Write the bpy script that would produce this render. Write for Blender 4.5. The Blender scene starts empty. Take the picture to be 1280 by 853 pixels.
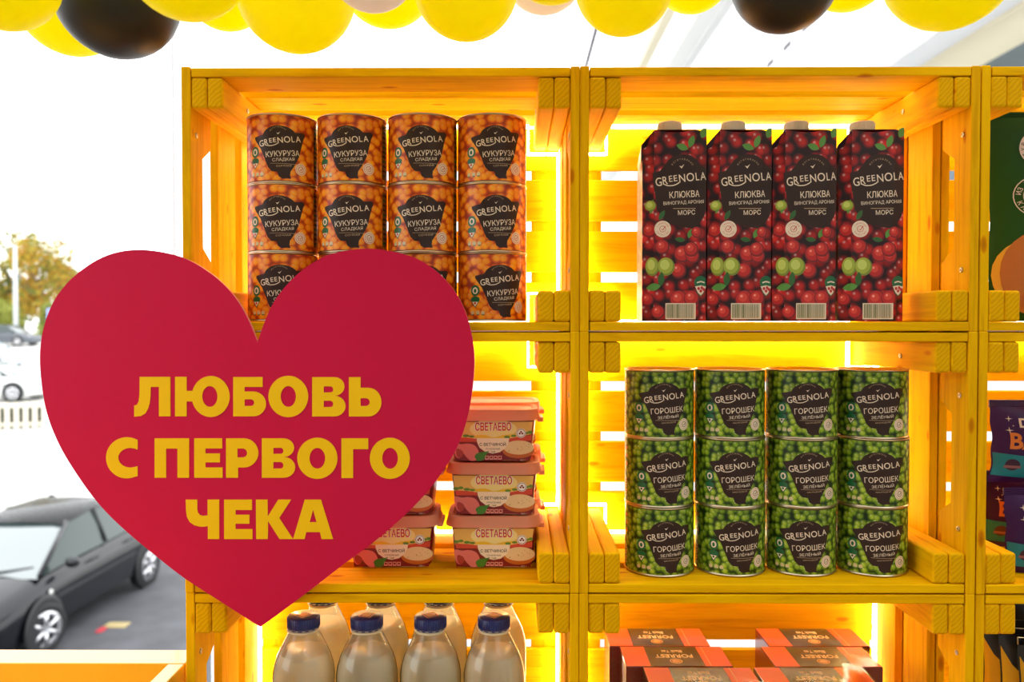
import bpy, bmesh, math, random
from mathutils import Vector, Matrix, Euler
from mathutils.geometry import tessellate_polygon
random.seed(7)
PI = math.pi
scene = bpy.context.scene
col = scene.collection

# ------------------------------------------------------------------ camera, sky, exposure
CZ = 4.30                                   # camera height above the car park
F = 1000.0                                  # focal length in pixels of the 1280 px wide frame
TP = 0.021                                  # tan of the downward pitch
YAW = 0.005
cam_d = bpy.data.cameras.new('camera')
cam = bpy.data.objects.new('camera', cam_d); col.objects.link(cam)
cam.location = (0, 0, CZ)
cam.rotation_euler = (PI/2 - math.atan(TP), 0, YAW)
cam_d.sensor_width = 36.0; cam_d.lens = 36.0*F/1280
cam_d.clip_start = 0.02; cam_d.clip_end = 600
cam_d.dof.use_dof = True; cam_d.dof.focus_distance = 0.98; cam_d.dof.aperture_fstop = 4.6
scene.camera = cam

world = bpy.data.worlds.new('overcast_sky'); scene.world = world; world.use_nodes = True
wn = world.node_tree; wn.nodes.clear()
wo = wn.nodes.new('ShaderNodeOutputWorld'); wb = wn.nodes.new('ShaderNodeBackground')
wb.inputs[0].default_value = (0.96, 0.985, 1.0, 1); wb.inputs[1].default_value = 3.0
wn.links.new(wb.outputs[0], wo.inputs[0])
LED_STRENGTH = 26.0
scene.view_settings.view_transform = 'Standard'; scene.view_settings.look = 'None'
scene.view_settings.exposure = 0.0; scene.view_settings.gamma = 1.0
scene.view_settings.use_curve_mapping = False
scene.cycles.max_bounces = 10; scene.cycles.transparent_max_bounces = 16

def W(px, py, Y):                           # photo pixel -> point at distance Y in front of the camera
    a = (py - 426.5)/F; b = (px - 640.0)/F
    d = Vector((b, 1.0, -a))
    c, s = math.cos(math.atan(TP)), math.sin(math.atan(TP))
    d = Vector((d.x, c*d.y + s*d.z, -s*d.y + c*d.z))
    d = Matrix.Rotation(YAW, 3, 'Z') @ d
    return Vector((d.x/d.y*Y, Y, CZ + d.z/d.y*Y))

# ------------------------------------------------------------------ helpers
def link(o, parent=None):
    col.objects.link(o)
    if parent: o.parent = parent
    return o
def tag(o, label=None, cat=None, group=None, kind=None):
    if label: o['label'] = label
    if cat: o['category'] = cat
    if group: o['group'] = group
    if kind: o['kind'] = kind
    return o
def empty(name, loc=(0,0,0), rz=0, label=None, cat=None, group=None):
    o = bpy.data.objects.new(name, None); col.objects.link(o)
    o.empty_display_size = 0.05; o.location = loc; o.rotation_euler = (0,0,rz)
    return tag(o, label, cat, group)
def obj(name, bm, mats, parent=None, smooth=False, loc=None, rot=None):
    if isinstance(bm, bmesh.types.BMesh):
        me = bpy.data.meshes.new(name); bm.to_mesh(me); bm.free()
        for m in (mats if isinstance(mats, (list, tuple)) else [mats]): me.materials.append(m)
        if smooth:
            me.polygons.foreach_set('use_smooth', [True]*len(me.polygons))
            try: me.set_sharp_from_angle(angle=math.radians(40))
            except Exception: pass
    else: me = bm
    o = bpy.data.objects.new(name, me); link(o, parent)
    if loc: o.location = loc
    if rot: o.rotation_euler = rot
    return o
def kids(o): return [c for c in ALLKIDS.get(o.name, [])] if False else list(o.children)
def dup(root, loc=None, rz=None, label=None, group=None, parent=None):
    c = root.copy(); col.objects.link(c)
    if parent is not None: c.parent = parent
    if loc is not None: c.location = loc
    if rz is not None: c.rotation_euler = (root.rotation_euler[0], root.rotation_euler[1], rz)
    if label: c['label'] = label
    if group: c['group'] = group
    for ch in list(root.children): dup(ch, parent=c)
    return c
def box(bm, x0, x1, y0, y1, z0, z1, bev=0, mi=0, seg=2):
    vs = [bm.verts.new((x, y, z)) for z in (z0, z1) for y in (y0, y1) for x in (x0, x1)]
    fs = [bm.faces.new([vs[i] for i in f]) for f in ((0,2,3,1),(4,5,7,6),(0,1,5,4),(2,6,7,3),(0,4,6,2),(1,3,7,5))]
    for f in fs: f.material_index = mi
    if bev:
        es = list({e for f in fs for e in f.edges})
        r = bmesh.ops.bevel(bm, geom=es, offset=bev, segments=seg, profile=0.5, affect='EDGES')
        for f in r['faces']: f.material_index = mi
    return vs
def lathe(bm, prof, n=48, mi=0, cx=0, cy=0):
    rings = []
    for (r, z) in prof:
        if r < 1e-6: rings.append([bm.verts.new((cx, cy, z))])
        else: rings.append([bm.verts.new((cx+r*math.sin(2*PI*k/n), cy-r*math.cos(2*PI*k/n), z)) for k in range(n)])
    for a, b in zip(rings, rings[1:]):
        for k in range(n):
            k2 = (k+1) % n
            if len(a) == 1 and len(b) == 1: continue
            if len(a) == 1: f = bm.faces.new((a[0], b[k2], b[k]))
            elif len(b) == 1: f = bm.faces.new((a[k], a[k2], b[0]))
            else: f = bm.faces.new((a[k], a[k2], b[k2], b[k]))
            f.material_index = mi; f.smooth = True
def tube(bm, p0, p1, r0, r1=None, n=12, mi=0):
    p0, p1 = Vector(p0), Vector(p1); r1 = r0 if r1 is None else r1
    d = (p1-p0).normalized(); a = d.orthogonal().normalized(); b = d.cross(a)
    A = [bm.verts.new(p0+r0*(a*math.cos(2*PI*k/n)+b*math.sin(2*PI*k/n))) for k in range(n)]
    B = [bm.verts.new(p1+r1*(a*math.cos(2*PI*k/n)+b*math.sin(2*PI*k/n))) for k in range(n)]
    for k in range(n):
        f = bm.faces.new((A[k], A[(k+1)%n], B[(k+1)%n], B[k])); f.material_index = mi; f.smooth = True
    bm.faces.new(A[::-1]).material_index = mi; bm.faces.new(B).material_index = mi
def loft(bm, rings, mi=0, cap=True, closed=True, smooth=True):
    R = [[bm.verts.new(p) for p in r] for r in rings]
    for a, b in zip(R, R[1:]):
        n = len(a)
        for k in range(n if closed else n-1):
            f = bm.faces.new((a[k], a[(k+1)%n], b[(k+1)%n], b[k])); f.material_index = mi; f.smooth = smooth
    if cap:
        bm.faces.new(R[0][::-1]).material_index = mi; bm.faces.new(R[-1]).material_index = mi
    return R
def arc(cx, cy, rx, ry, a0, a1, n=10):
    return [(cx+rx*math.cos(math.radians(a0+(a1-a0)*i/n)), cy+ry*math.sin(math.radians(a0+(a1-a0)*i/n))) for i in range(n+1)]
def ell(cx, cy, rx, ry=None, n=28): return arc(cx, cy, rx, ry or rx, 0, 360, n)[:-1]
def rect(x0, y0, x1, y1): return [(x0,y0),(x1,y0),(x1,y1),(x0,y1)]
def catmull(pts, n=6, closed=False):
    out = []; N = len(pts)
    for i in range(N if closed else N-1):
        P = [Vector(pts[(i+j) % N]) if closed else Vector(pts[min(max(i+j, 0), N-1)]) for j in (-1,0,1,2)]
        for k in range(n):
            t = k/n
            out.append(tuple(0.5*((2*P[1])+(P[2]-P[0])*t+(2*P[0]-5*P[1]+4*P[2]-P[3])*t*t+(3*P[1]-P[0]-3*P[2]+P[3])*t**3)))
    if not closed: out.append(tuple(pts[-1]))
    return out
def tess(contours):
    ps = [[Vector((x, y, 0)) for x, y in c] for c in contours]
    tris = tessellate_polygon(ps); pts = [(x, y) for c in contours for x, y in c]
    return pts, [tuple(t) for t in tris]
_tc = {}
def text2d(body, bold=0.0):                 # outline text as 2D triangles, normalised to its own bounding box
    k = (body, bold)
    if k in _tc: return _tc[k]
    c = bpy.data.curves.new('t', 'FONT'); c.body = body; c.offset = bold; c.resolution_u = 3
    o = bpy.data.objects.new('t', c); col.objects.link(o)
    dg = bpy.context.evaluated_depsgraph_get()
    me = bpy.data.meshes.new_from_object(o.evaluated_get(dg))
    pts = [(v.co.x, v.co.y) for v in me.vertices]; fs = [tuple(p.vertices) for p in me.polygons]
    bpy.data.objects.remove(o); bpy.data.curves.remove(c); bpy.data.meshes.remove(me)
    x0 = min(p[0] for p in pts); x1 = max(p[0] for p in pts); y0 = min(p[1] for p in pts); y1 = max(p[1] for p in pts)
    pts = [((p[0]-x0)/(x1-x0), (p[1]-y0)/(y1-y0)) for p in pts]
    _tc[k] = (pts, fs, (x1-x0)/(y1-y0)); return _tc[k]

class Print:                                # flat print, sliced and laid onto a surface by a mapping (u, v, lift)
    def __init__(s): s.bm = bmesh.new(); s.mats = []; s.k = 0
    def _add(s, pts, fs, m, lift):
        s.k += 1; lift += s.k*4e-6
        if m not in s.mats: s.mats.append(m)
        mi = s.mats.index(m); vs = [s.bm.verts.new((x, y, lift)) for x, y in pts]
        for f in fs:
            try:
                a = [vs[i] for i in f]
                nz = sum((a[i].co.x*a[(i+1)%len(a)].co.y-a[(i+1)%len(a)].co.x*a[i].co.y) for i in range(len(a)))
                if nz < 0: a = a[::-1]
                s.bm.faces.new(a).material_index = mi
            except ValueError: pass
    def poly(s, contours, m, lift):
        if contours and not isinstance(contours[0][0], (tuple, list)): contours = [contours]
        s._add(*tess(contours), m, lift); return s
    def text(s, body, cx, cy, w, h, m, lift, rot=0, bold=0.01, flip=False, shear=0):
        pts, fs, _ = text2d(body, bold); a = math.radians(rot); ca, sa = math.cos(a), math.sin(a); out = []
        for x, y in pts:
            X, Y = (x-.5)*w, (y-.5)*h; X += shear*Y
            if flip: X, Y = -X, -Y
            out.append((cx+X*ca-Y*sa, cy+X*sa+Y*ca))
        s._add(out, fs, m, lift); return s
    def brand(s, cx, cy, w, h, m, lift, rot=7):
        a = math.radians(rot); ca, sa = math.cos(a), math.sin(a)
        for ch, x, y, cw, chh in (('G',-.437,-.10,.115,1.0),('R',-.312,-.02,.095,.92),('E',-.205,.10,.065,.70),('E',-.115,.10,.065,.70),('N',.010,.0,.115,.92),('O',.165,.02,.145,1.0),('L',.300,.0,.070,.90),('A',.425,.0,.125,.92)):
            X, Y = x*w, y*h; s.text(ch, cx+X*ca-Y*sa, cy+X*sa+Y*ca, cw*w, chh*h, m, lift, rot, .006)
        pts = catmull([(-.345,-.42),(-.27,-.66),(-.16,-.70),(-.07,-.52),(-.055,-.40)], 5)
        s.stroke([(cx+X*w*ca-Y*h*sa, cy+X*w*sa+Y*h*ca) for X, Y in pts], h*.12, m, lift+.00002); return s
    def arctext(s, body, cx, cy, r, a0, a1, h, m, lift, bold=0.0):
        n = len(body)
        for i, ch in enumerate(body):
            if ch == ' ': continue
            a = a0+(a1-a0)*i/(n-1); t = math.radians(a); asp = text2d(ch, bold)[2]
            rot = a-90 if a1 < a0 else a+90
            s.text(ch, cx+r*math.cos(t), cy+r*math.sin(t), h*min(asp, 1.1), h, m, lift, rot, bold)
        return s
    def stroke(s, pts, w, m, lift):
        L = []; R = []
        for i, p in enumerate(pts):
            a = Vector(pts[max(i-1, 0)]); b = Vector(pts[min(i+1, len(pts)-1)]); d = (b-a).normalized(); n = Vector((-d.y, d.x))*w/2
            L.append((p[0]+n.x, p[1]+n.y)); R.append((p[0]-n.x, p[1]-n.y))
        return s.poly([L+R[::-1]], m, lift)
    def build(s, name, mapfn, parent, cuts=(), smooth=False):
        for u in cuts:
            g = list(s.bm.verts)+list(s.bm.edges)+list(s.bm.faces)
            bmesh.ops.bisect_plane(s.bm, geom=g, plane_co=(u, 0, 0), plane_no=(1, 0, 0))
        for v in s.bm.verts: v.co = Vector(mapfn(v.co.x, v.co.y, v.co.z))
        return obj(name, s.bm, s.mats, parent)

# ------------------------------------------------------------------ materials
def mat(name, c=(.5,.5,.5), rough=.5, metal=0, spec=.5, emit=None, coat=0, trans=0, alpha=1):
    m = bpy.data.materials.new(name); m.use_nodes = True
    p = m.node_tree.nodes['Principled BSDF']
    p.inputs['Base Color'].default_value = (*c, 1); p.inputs['Roughness'].default_value = rough
    p.inputs['Metallic'].default_value = metal; p.inputs['Specular IOR Level'].default_value = spec
    p.inputs['Coat Weight'].default_value = coat; p.inputs['Coat Roughness'].default_value = .08
    if trans: p.inputs['Transmission Weight'].default_value = trans
    if emit: p.inputs['Emission Color'].default_value = (*c, 1); p.inputs['Emission Strength'].default_value = emit
    return m
def srgb(r, g, b):
    f = lambda v: (v/255/12.92 if v/255 <= .04045 else ((v/255+.055)/1.055)**2.4)
    return (f(r), f(g), f(b))
class NT:
    def __init__(s, m): s.t = m.node_tree; s.p = s.t.nodes['Principled BSDF']
    def n(s, typ, **kw):
        x = s.t.nodes.new(typ)
        for k, v in kw.items():
            if k in x.inputs.keys(): x.inputs[k].default_value = v
            else: setattr(x, k, v)
        return x
    def l(s, a, b): s.t.links.new(a, b)
    def ramp(s, fac, stops, interp='LINEAR'):
        r = s.t.nodes.new('ShaderNodeValToRGB'); r.color_ramp.interpolation = interp
        e = r.color_ramp.elements
        while len(e) < len(stops): e.new(.5)
        for i, (p, c) in enumerate(stops): e[i].position = p; e[i].color = (*c, 1)
        s.l(fac, r.inputs[0]); return r.outputs[0]
    def mix(s, fac, a, b, mode='MIX'):
        x = s.t.nodes.new('ShaderNodeMix'); x.data_type = 'RGBA'; x.blend_type = mode
        for v, i in ((fac, 0), (a, 6), (b, 7)):
            if hasattr(v, 'is_linked'): s.l(v, x.inputs[i])
            elif i == 0: x.inputs[0].default_value = v
            else: x.inputs[i].default_value = (*v, 1)
        return x.outputs[2]
    def math(s, op, a, b=0.0):
        x = s.t.nodes.new('ShaderNodeMath'); x.operation = op
        for i, v in enumerate((a, b)):
            if hasattr(v, 'is_linked'): s.l(v, x.inputs[i])
            else: x.inputs[i].default_value = v
        return x.outputs[0]

def wood_mat():
    m = mat('yellow_stained_pine', rough=.65, spec=.05); t = NT(m)
    tc = t.n('ShaderNodeTexCoord'); oi = t.n('ShaderNodeObjectInfo')
    off = t.n('ShaderNodeVectorMath', operation='SCALE'); cmb = t.n('ShaderNodeCombineXYZ')
    for i in range(3): t.l(oi.outputs['Random'], cmb.inputs[i])
    t.l(cmb.outputs[0], off.inputs[0]); off.inputs['Scale'].default_value = 37.0
    add = t.n('ShaderNodeVectorMath', operation='ADD'); t.l(tc.outputs['Object'], add.inputs[0]); t.l(off.outputs[0], add.inputs[1])
    mp = t.n('ShaderNodeMapping'); mp.inputs['Scale'].default_value = (6, 90, 90); t.l(add.outputs[0], mp.inputs[0])
    n1 = t.n('ShaderNodeTexNoise', Scale=1.0, Detail=4.0, Roughness=.6, Distortion=.8); t.l(mp.outputs[0], n1.inputs['Vector'])
    mp2 = t.n('ShaderNodeMapping'); mp2.inputs['Scale'].default_value = (11, 30, 30); t.l(add.outputs[0], mp2.inputs[0])
    vo = t.n('ShaderNodeTexVoronoi', Scale=1.0, Randomness=1.0); t.l(mp2.outputs[0], vo.inputs['Vector'])
    grain = t.ramp(n1.outputs['Fac'], [(.30, (.74,.36,.0004)), (.5, (.90,.48,.0004)), (.72, (.96,.56,.0004))])
    knot = t.ramp(vo.outputs['Distance'], [(.0, (.35,.12,.01)), (.09, (.72,.33,.02)), (.14, (1,1,1))])
    c1 = t.mix(.75, grain, knot, 'MULTIPLY')
    rnd = t.ramp(oi.outputs['Random'], [(0, (.90,.86,.9)), (1, (1.0,1.0,1.0))])
    c2 = t.mix(1.0, c1, rnd, 'MULTIPLY')
    # end grain rings on faces that look along the plank
    sn = t.n('ShaderNodeSeparateXYZ'); t.l(tc.outputs['Normal'], sn.inputs[0])
    endf = t.math('GREATER_THAN', t.math('ABSOLUTE', sn.outputs[0]), .8)
    so = t.n('ShaderNodeSeparateXYZ'); t.l(add.outputs[0], so.inputs[0])
    cb = t.n('ShaderNodeCombineXYZ'); t.l(so.outputs[1], cb.inputs[0]); t.l(so.outputs[2], cb.inputs[1])
    wv = t.n('ShaderNodeTexWave', wave_type='RINGS', rings_direction='SPHERICAL', Scale=70.0, Distortion=5.0, Detail=2.0); t.l(cb.outputs[0], wv.inputs['Vector'])
    ring = t.ramp(wv.outputs['Fac'], [(0, (.70,.35,.0004)), (1, (.82,.43,.0005))])
    c3 = t.mix(endf, c2, ring)
    t.l(c3, t.p.inputs['Base Color'])
    bp = t.n('ShaderNodeBump', Strength=.25, Distance=.0006); t.l(n1.outputs['Fac'], bp.inputs['Height']); t.l(bp.outputs[0], t.p.inputs['Normal'])
    return m
WOOD = wood_mat()
def fruit_mat(name, scale, stops, vary, bgdark, stretch=1.0, glint=.3):
    m = mat(name, rough=.38, spec=.35, coat=.08); t = NT(m)
    uv = t.n('ShaderNodeTexCoord'); mp = t.n('ShaderNodeMapping'); mp.inputs['Scale'].default_value = (scale, scale*stretch, 1)
    t.l(uv.outputs['UV'], mp.inputs[0])
    v = t.n('ShaderNodeTexVoronoi', Scale=1.0, Randomness=.85); v.voronoi_dimensions = '2D'; t.l(mp.outputs[0], v.inputs['Vector'])
    base = t.ramp(v.outputs['Distance'], stops)
    sc = t.n('ShaderNodeSeparateColor'); t.l(v.outputs['Color'], sc.inputs[0])
    var = t.ramp(sc.outputs[0], vary)
    c = t.mix(1.0, base, var, 'MULTIPLY')
    n = t.n('ShaderNodeTexNoise', Scale=.35, Detail=2.0); t.l(mp.outputs[0], n.inputs['Vector'])
    c = t.mix(1.0, c, t.ramp(n.outputs['Fac'], [(.35, bgdark), (.6, (1,1,1))]), 'MULTIPLY')
    # the printed berries' own little glints, part of the printed picture
    off = t.n('ShaderNodeMapping'); off.inputs['Location'].default_value = (.16, -.18, 0); t.l(mp.outputs[0], off.inputs[0])
    v2 = t.n('ShaderNodeTexVoronoi', Scale=1.0, Randomness=.85); v2.voronoi_dimensions = '2D'; t.l(off.outputs[0], v2.inputs['Vector'])
    g = t.ramp(v2.outputs['Distance'], [(.03, (glint,glint*.9,glint*.8)), (.16, (0,0,0))])
    c = t.mix(1.0, c, g, 'SCREEN')
    t.l(c, t.p.inputs['Base Color']); return m
PEAS = fruit_mat('pea_print', 128, [(0, srgb(190,206,60)), (.34, srgb(150,178,34)), (.52, srgb(84,116,14)), (.72, srgb(24,46,4))], [(0, (.75,.85,.7)), (1, (1.1,1.05,1))], (.55,.6,.5))
CORN = fruit_mat('corn_print', 92, [(0, srgb(255,184,30)), (.4, srgb(250,150,12)), (.52, srgb(218,96,8)), (.75, srgb(160,50,4))], [(0, (.9,.72,.6)), (1, (1.05,1.05,1))], (.9,.72,.6), 1.2, .12)
BERRY = fruit_mat('cranberry_print', 72, [(0, srgb(222,50,36)), (.3, srgb(196,28,24)), (.46, srgb(130,12,16)), (.62, srgb(40,6,10))], [(0, (.55,.5,.5)), (1, (1.05,1,1))], (.6,.45,.5))
TIN = mat('tin', (.62,.52,.36), .30, 1.0)
PAPER = {}
def ink(name, r, g, b, rough=.35, **k):
    if name not in PAPER: PAPER[name] = mat(name, srgb(r, g, b), rough, **k)
    return PAPER[name]
DARK = ink('dark_brown_ink', 50,30,22, .42, spec=.3); CREAM = ink('cream_ink', 236,214,186); TAN = ink('tan_ink', 200,165,125)
GREEN = ink('green_ink', 10,96,52); LEAF = ink('leaf_green_ink', 84,140,50); GRAPE = ink('grape_ink', 176,190,60); REDI = ink('red_ink', 196,32,36)
WHITE = ink('white_ink', 245,240,232); ORANGE = ink('orange_ink', 222,120,30); BLACK = ink('black_ink', 18,14,14)

# ------------------------------------------------------------------ setting
def plain(name, c, rough=.8, noise=.08, scale=3.0, bump=0.0):
    m = mat(name, c, rough); t = NT(m); tc = t.n('ShaderNodeTexCoord')
    n = t.n('ShaderNodeTexNoise', Scale=scale, Detail=6.0); t.l(tc.outputs['Object'], n.inputs['Vector'])
    lo = tuple(v*(1-noise) for v in c); hi = tuple(min(1, v*(1+noise)) for v in c)
    t.l(t.ramp(n.outputs['Fac'], [(.3, lo), (.7, hi)]), t.p.inputs['Base Color'])
    if bump:
        b = t.n('ShaderNodeBump', Strength=bump); t.l(n.outputs['Fac'], b.inputs['Height']); t.l(b.outputs[0], t.p.inputs['Normal'])
    return m
def translucent(name, c, fac=.6, rough=.5):
    m = mat(name, c, rough); t = NT(m); out = m.node_tree.nodes['Material Output']
    tr = t.n('ShaderNodeBsdfTranslucent'); tr.inputs[0].default_value = (*c, 1)
    mx = t.n('ShaderNodeMixShader'); mx.inputs[0].default_value = fac
    t.l(t.p.outputs[0], mx.inputs[1]); t.l(tr.outputs[0], mx.inputs[2]); t.l(mx.outputs[0], out.inputs[0]); return m
asphalt = plain('asphalt', (.085,.085,.095), .75, .25, 2.0, .2)
pale_road = plain('pale_concrete_road', (.62,.61,.58), .8, .08, .3)
def ground_z(y):
    pts = [(-30,0),(17.5,0),(18.5,.25),(22,1.3),(34,1.55),(60,3.0),(300,3.4)]
    for (a, za), (b, zb) in zip(pts, pts[1:]):
        if a <= y <= b: return za+(zb-za)*(y-a)/(b-a)
    return 0
bm = bmesh.new(); rows = []
for y in (-30, 0, 8, 17.5, 18.5, 22, 34, 47, 60, 120, 300):
    rows.append([bm.verts.new((x, y, ground_z(y))) for x in (-260, -60, -20, 0, 20, 60, 260)])
for i, (a, b) in enumerate(zip(rows, rows[1:])):
    for k in range(6): bm.faces.new((a[k], a[k+1], b[k+1], b[k])).material_index = 0 if i < 3 else 1
tag(obj('ground', bm, [asphalt, pale_road]), kind='structure')
FZ = CZ-1.62                                 # floor of the stand
bm = bmesh.new(); box(bm, -1.5, 2.6, -2.4, 1.95, FZ-.15, FZ)
tag(obj('floor', bm, plain('grey_decking', (.30,.29,.28), .6)), kind='structure')
bm = bmesh.new(); box(bm, -1.5, 2.6, -2.45, -2.35, FZ, CZ+1.6)  # unseen wall behind the camera, put in to cut light on the shelf fronts
tag(obj('wall_behind_unseen', bm, plain('unseen_wall_grey', (.60,.59,.56), .7)), kind='structure')
bm = bmesh.new(); box(bm, -1.55, -1.5, -2.4, -.25, FZ, CZ+1.6)  # added out of view to dim the light from the open left side
tag(obj('wall_left_added', bm, plain('added_wall_grey', (.60,.59,.56), .7)), kind='structure')
bm = bmesh.new(); box(bm, -1.55, .655, -2.45, -.05, CZ+1.6, CZ+1.66)  # opaque roof added above the camera to hold sky light off the shelves
tag(obj('trim_10', bm, plain('light_block_boards', (.68,.66,.62), .7)), kind='structure')
bm = bmesh.new(); box(bm, 2.55, 2.6, -2.35, 1.95, FZ, CZ+1.6)  # unseen right-hand wall, put in to lower the light on the fronts
tag(obj('wall_right_unseen', bm, plain('unseen_wall_pale', (.5,.49,.46), .7)), kind='structure')
wm = translucent('white_plastic_sheet', (.9,.9,.9), .7)
bm = bmesh.new(); bm.faces.new([bm.verts.new(v_) for v_ in ((-.72,1.87,FZ),(2.55,1.87,FZ),(2.55,1.87,CZ+.03),(-.72,1.87,CZ+.03))])
tag(obj('wall_back', bm, wm), kind='structure')
# translucent roof to the right with its rafters
CH = 1.65
roofm = translucent('white_roof_panel', (.93,.93,.93), .8)
bm = bmesh.new(); bm.faces.new([bm.verts.new(v_) for v_ in ((.40*CH,-2.35,CZ+CH+.102),(5.2,-2.35,CZ+CH+.102),(5.2,14,CZ+CH+.102),(.40*CH,14,CZ+CH+.102))])
tag(obj('ceiling', bm, roofm), kind='structure')
beam_c = translucent('cream_beam', (.97,.93,.80), .5); beam_w = translucent('white_beam', (.96,.96,.95), .5); beam_d = mat('grey_beam', (.22,.2,.22), .6)
def beam(x0, x1, z0, z1, m, n):
    bm = bmesh.new(); box(bm, x0*CH, x1*CH, -2.3, 14, CZ+CH+z0, CZ+CH+z1, .004)
    tag(obj('trim_%d' % n, bm, m), kind='structure')
beam(.275, .288, .05, .08, beam_d, 1)
beam(.478, .512, .0, .095, beam_c, 2)
beam(.60, .655, .03, .095, beam_w, 3); beam(.665, .695, .03, .098, beam_w, 4)
beam(1.43, 1.55, -.02, .095, beam_w, 5); beam(1.555, 1.565, .0, .09, plain('brown_seam', (.25,.15,.08), .7), 6); beam(1.57, 1.78, -.02, .095, beam_c, 7)
glz = mat('blue_grey_glazing', (.16,.22,.28), .15)
bm = bmesh.new(); box(bm, 1.80*CH, 1.81*CH, -2.3, 14, CZ+.9, CZ+CH-.0, 0); tag(obj('window_1', bm, glz), kind='structure')
for i in range(5):                           # joint clips along a roof seam
    pass
bm = bmesh.new()
for i in range(26): box(bm, 1.02*CH, 1.027*CH, 2+.33*i, 2.12+.33*i, CZ+CH+.07, CZ+CH+.1)
tag(obj('trim_8', bm, beam_d), kind='structure')
# clear plastic side sheet's edge strip, left of the shelves
p = W(218, 230, 1.9)
bm = bmesh.new(); box(bm, p.x-.003, p.x+.003, 1.893, 1.9, CZ-.15, CZ+.9); tag(obj('trim_9', bm, translucent('clear_edge_strip', (.8,.8,.82), .6)), kind='structure')

# ------------------------------------------------------------------ crates
T = .0108; CW = .4765; H = .3168; YF = .96; CD = .262
ZTOP = [CZ+.3079, CZ-.0089, CZ-.3257]
XL = [-.4005, .0765, .5545]
_pm = {}
def plank_mesh(L, Wd, Th, bev=.0012, seg=2):
    k = (round(L,4), round(Wd,4), round(Th,4), bev)
    if k not in _pm:
        bm = bmesh.new(); box(bm, -L/2, L/2, -Wd/2, Wd/2, -Th/2, Th/2, bev, seg=seg)
        me = bpy.data.meshes.new('plank'); bm.to_mesh(me); bm.free(); me.materials.append(WOOD); _pm[k] = me
    return _pm[k]
def handle_mesh():                           # front side plank with the hand hole cut from its rear edge
    k = 'handle'
    if k not in _pm:
        L, w = H, .0645
        pts = [(-L/2,-w/2),(L/2,-w/2),(L/2,w/2),(.071,w/2),(.056,w/2-.029),(-.056,w/2-.029),(-.071,w/2),(-L/2,w/2)]
        bm = bmesh.new(); a = [bm.verts.new((x,y,-T/2)) for x,y in pts]; b = [bm.verts.new((x,y,T/2)) for x,y in pts]
        bm.faces.new(a[::-1]); bm.faces.new(b)
        for i in range(8): bm.faces.new((a[i],a[(i+1)%8],b[(i+1)%8],b[i]))
        bmesh.ops.bevel(bm, geom=[e for e in bm.edges], offset=.001, segments=1, affect='EDGES')
        me = bpy.data.meshes.new('plank'); bm.to_mesh(me); bm.free(); me.materials.append(WOOD); _pm[k] = me
    return _pm[k]
SCREW = mat('zinc_screw', (.55,.48,.36), .3, .9)
def screw_mesh():
    if 'screw' not in _pm:
        bm = bmesh.new(); lathe(bm, [(0,.0), (.0034,.0), (.0032,.0009), (.0016,.0011), (.0011,.0004), (0,.0004)], 14)
        me = bpy.data.meshes.new('screw'); bm.to_mesh(me); bm.free(); me.materials.append(SCREW); _pm['screw'] = me
    return _pm['screw']
LEDM = mat('led_strip_light', (1.0,.96,.72), .5, emit=LED_STRENGTH)
def led_mesh():
    if 'led' not in _pm:
        x0, x1, z0, z1 = T+.003, CW-T-.003, T+.003, H-T-.003
        bx, bz = .044, .041
        pts = [(x0,z0+bz),(x0+bx,z0+bz),(x0+bx,z0),(x1-bx,z0),(x1-bx,z0+bz),(x1,z0+bz),(x1,z1-bz),(x1-bx,z1-bz),(x1-bx,z1),(x0+bx,z1),(x0+bx,z1-bz),(x0,z1-bz)]
        bm = bmesh.new(); n = len(pts)
        c = Vector((CW/2, H/2))
        for i in range(n):
            a, b = Vector(pts[i]), Vector(pts[(i+1)%n]); d = (b-a)
            if abs(d.x) > abs(d.y): box(bm, min(a.x,b.x)-.001, max(a.x,b.x)+.001, CD-.030, CD-.021, a.y-.0012, a.y+.0012)
            else: box(bm, a.x-.0012, a.x+.0012, CD-.030, CD-.021, min(a.y,b.y)-.001, max(a.y,b.y)+.001)
        me = bpy.data.meshes.new('light_strip'); bm.to_mesh(me); bm.free(); me.materials.append(LEDM); _pm['led'] = me
    return _pm['led']
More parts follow.
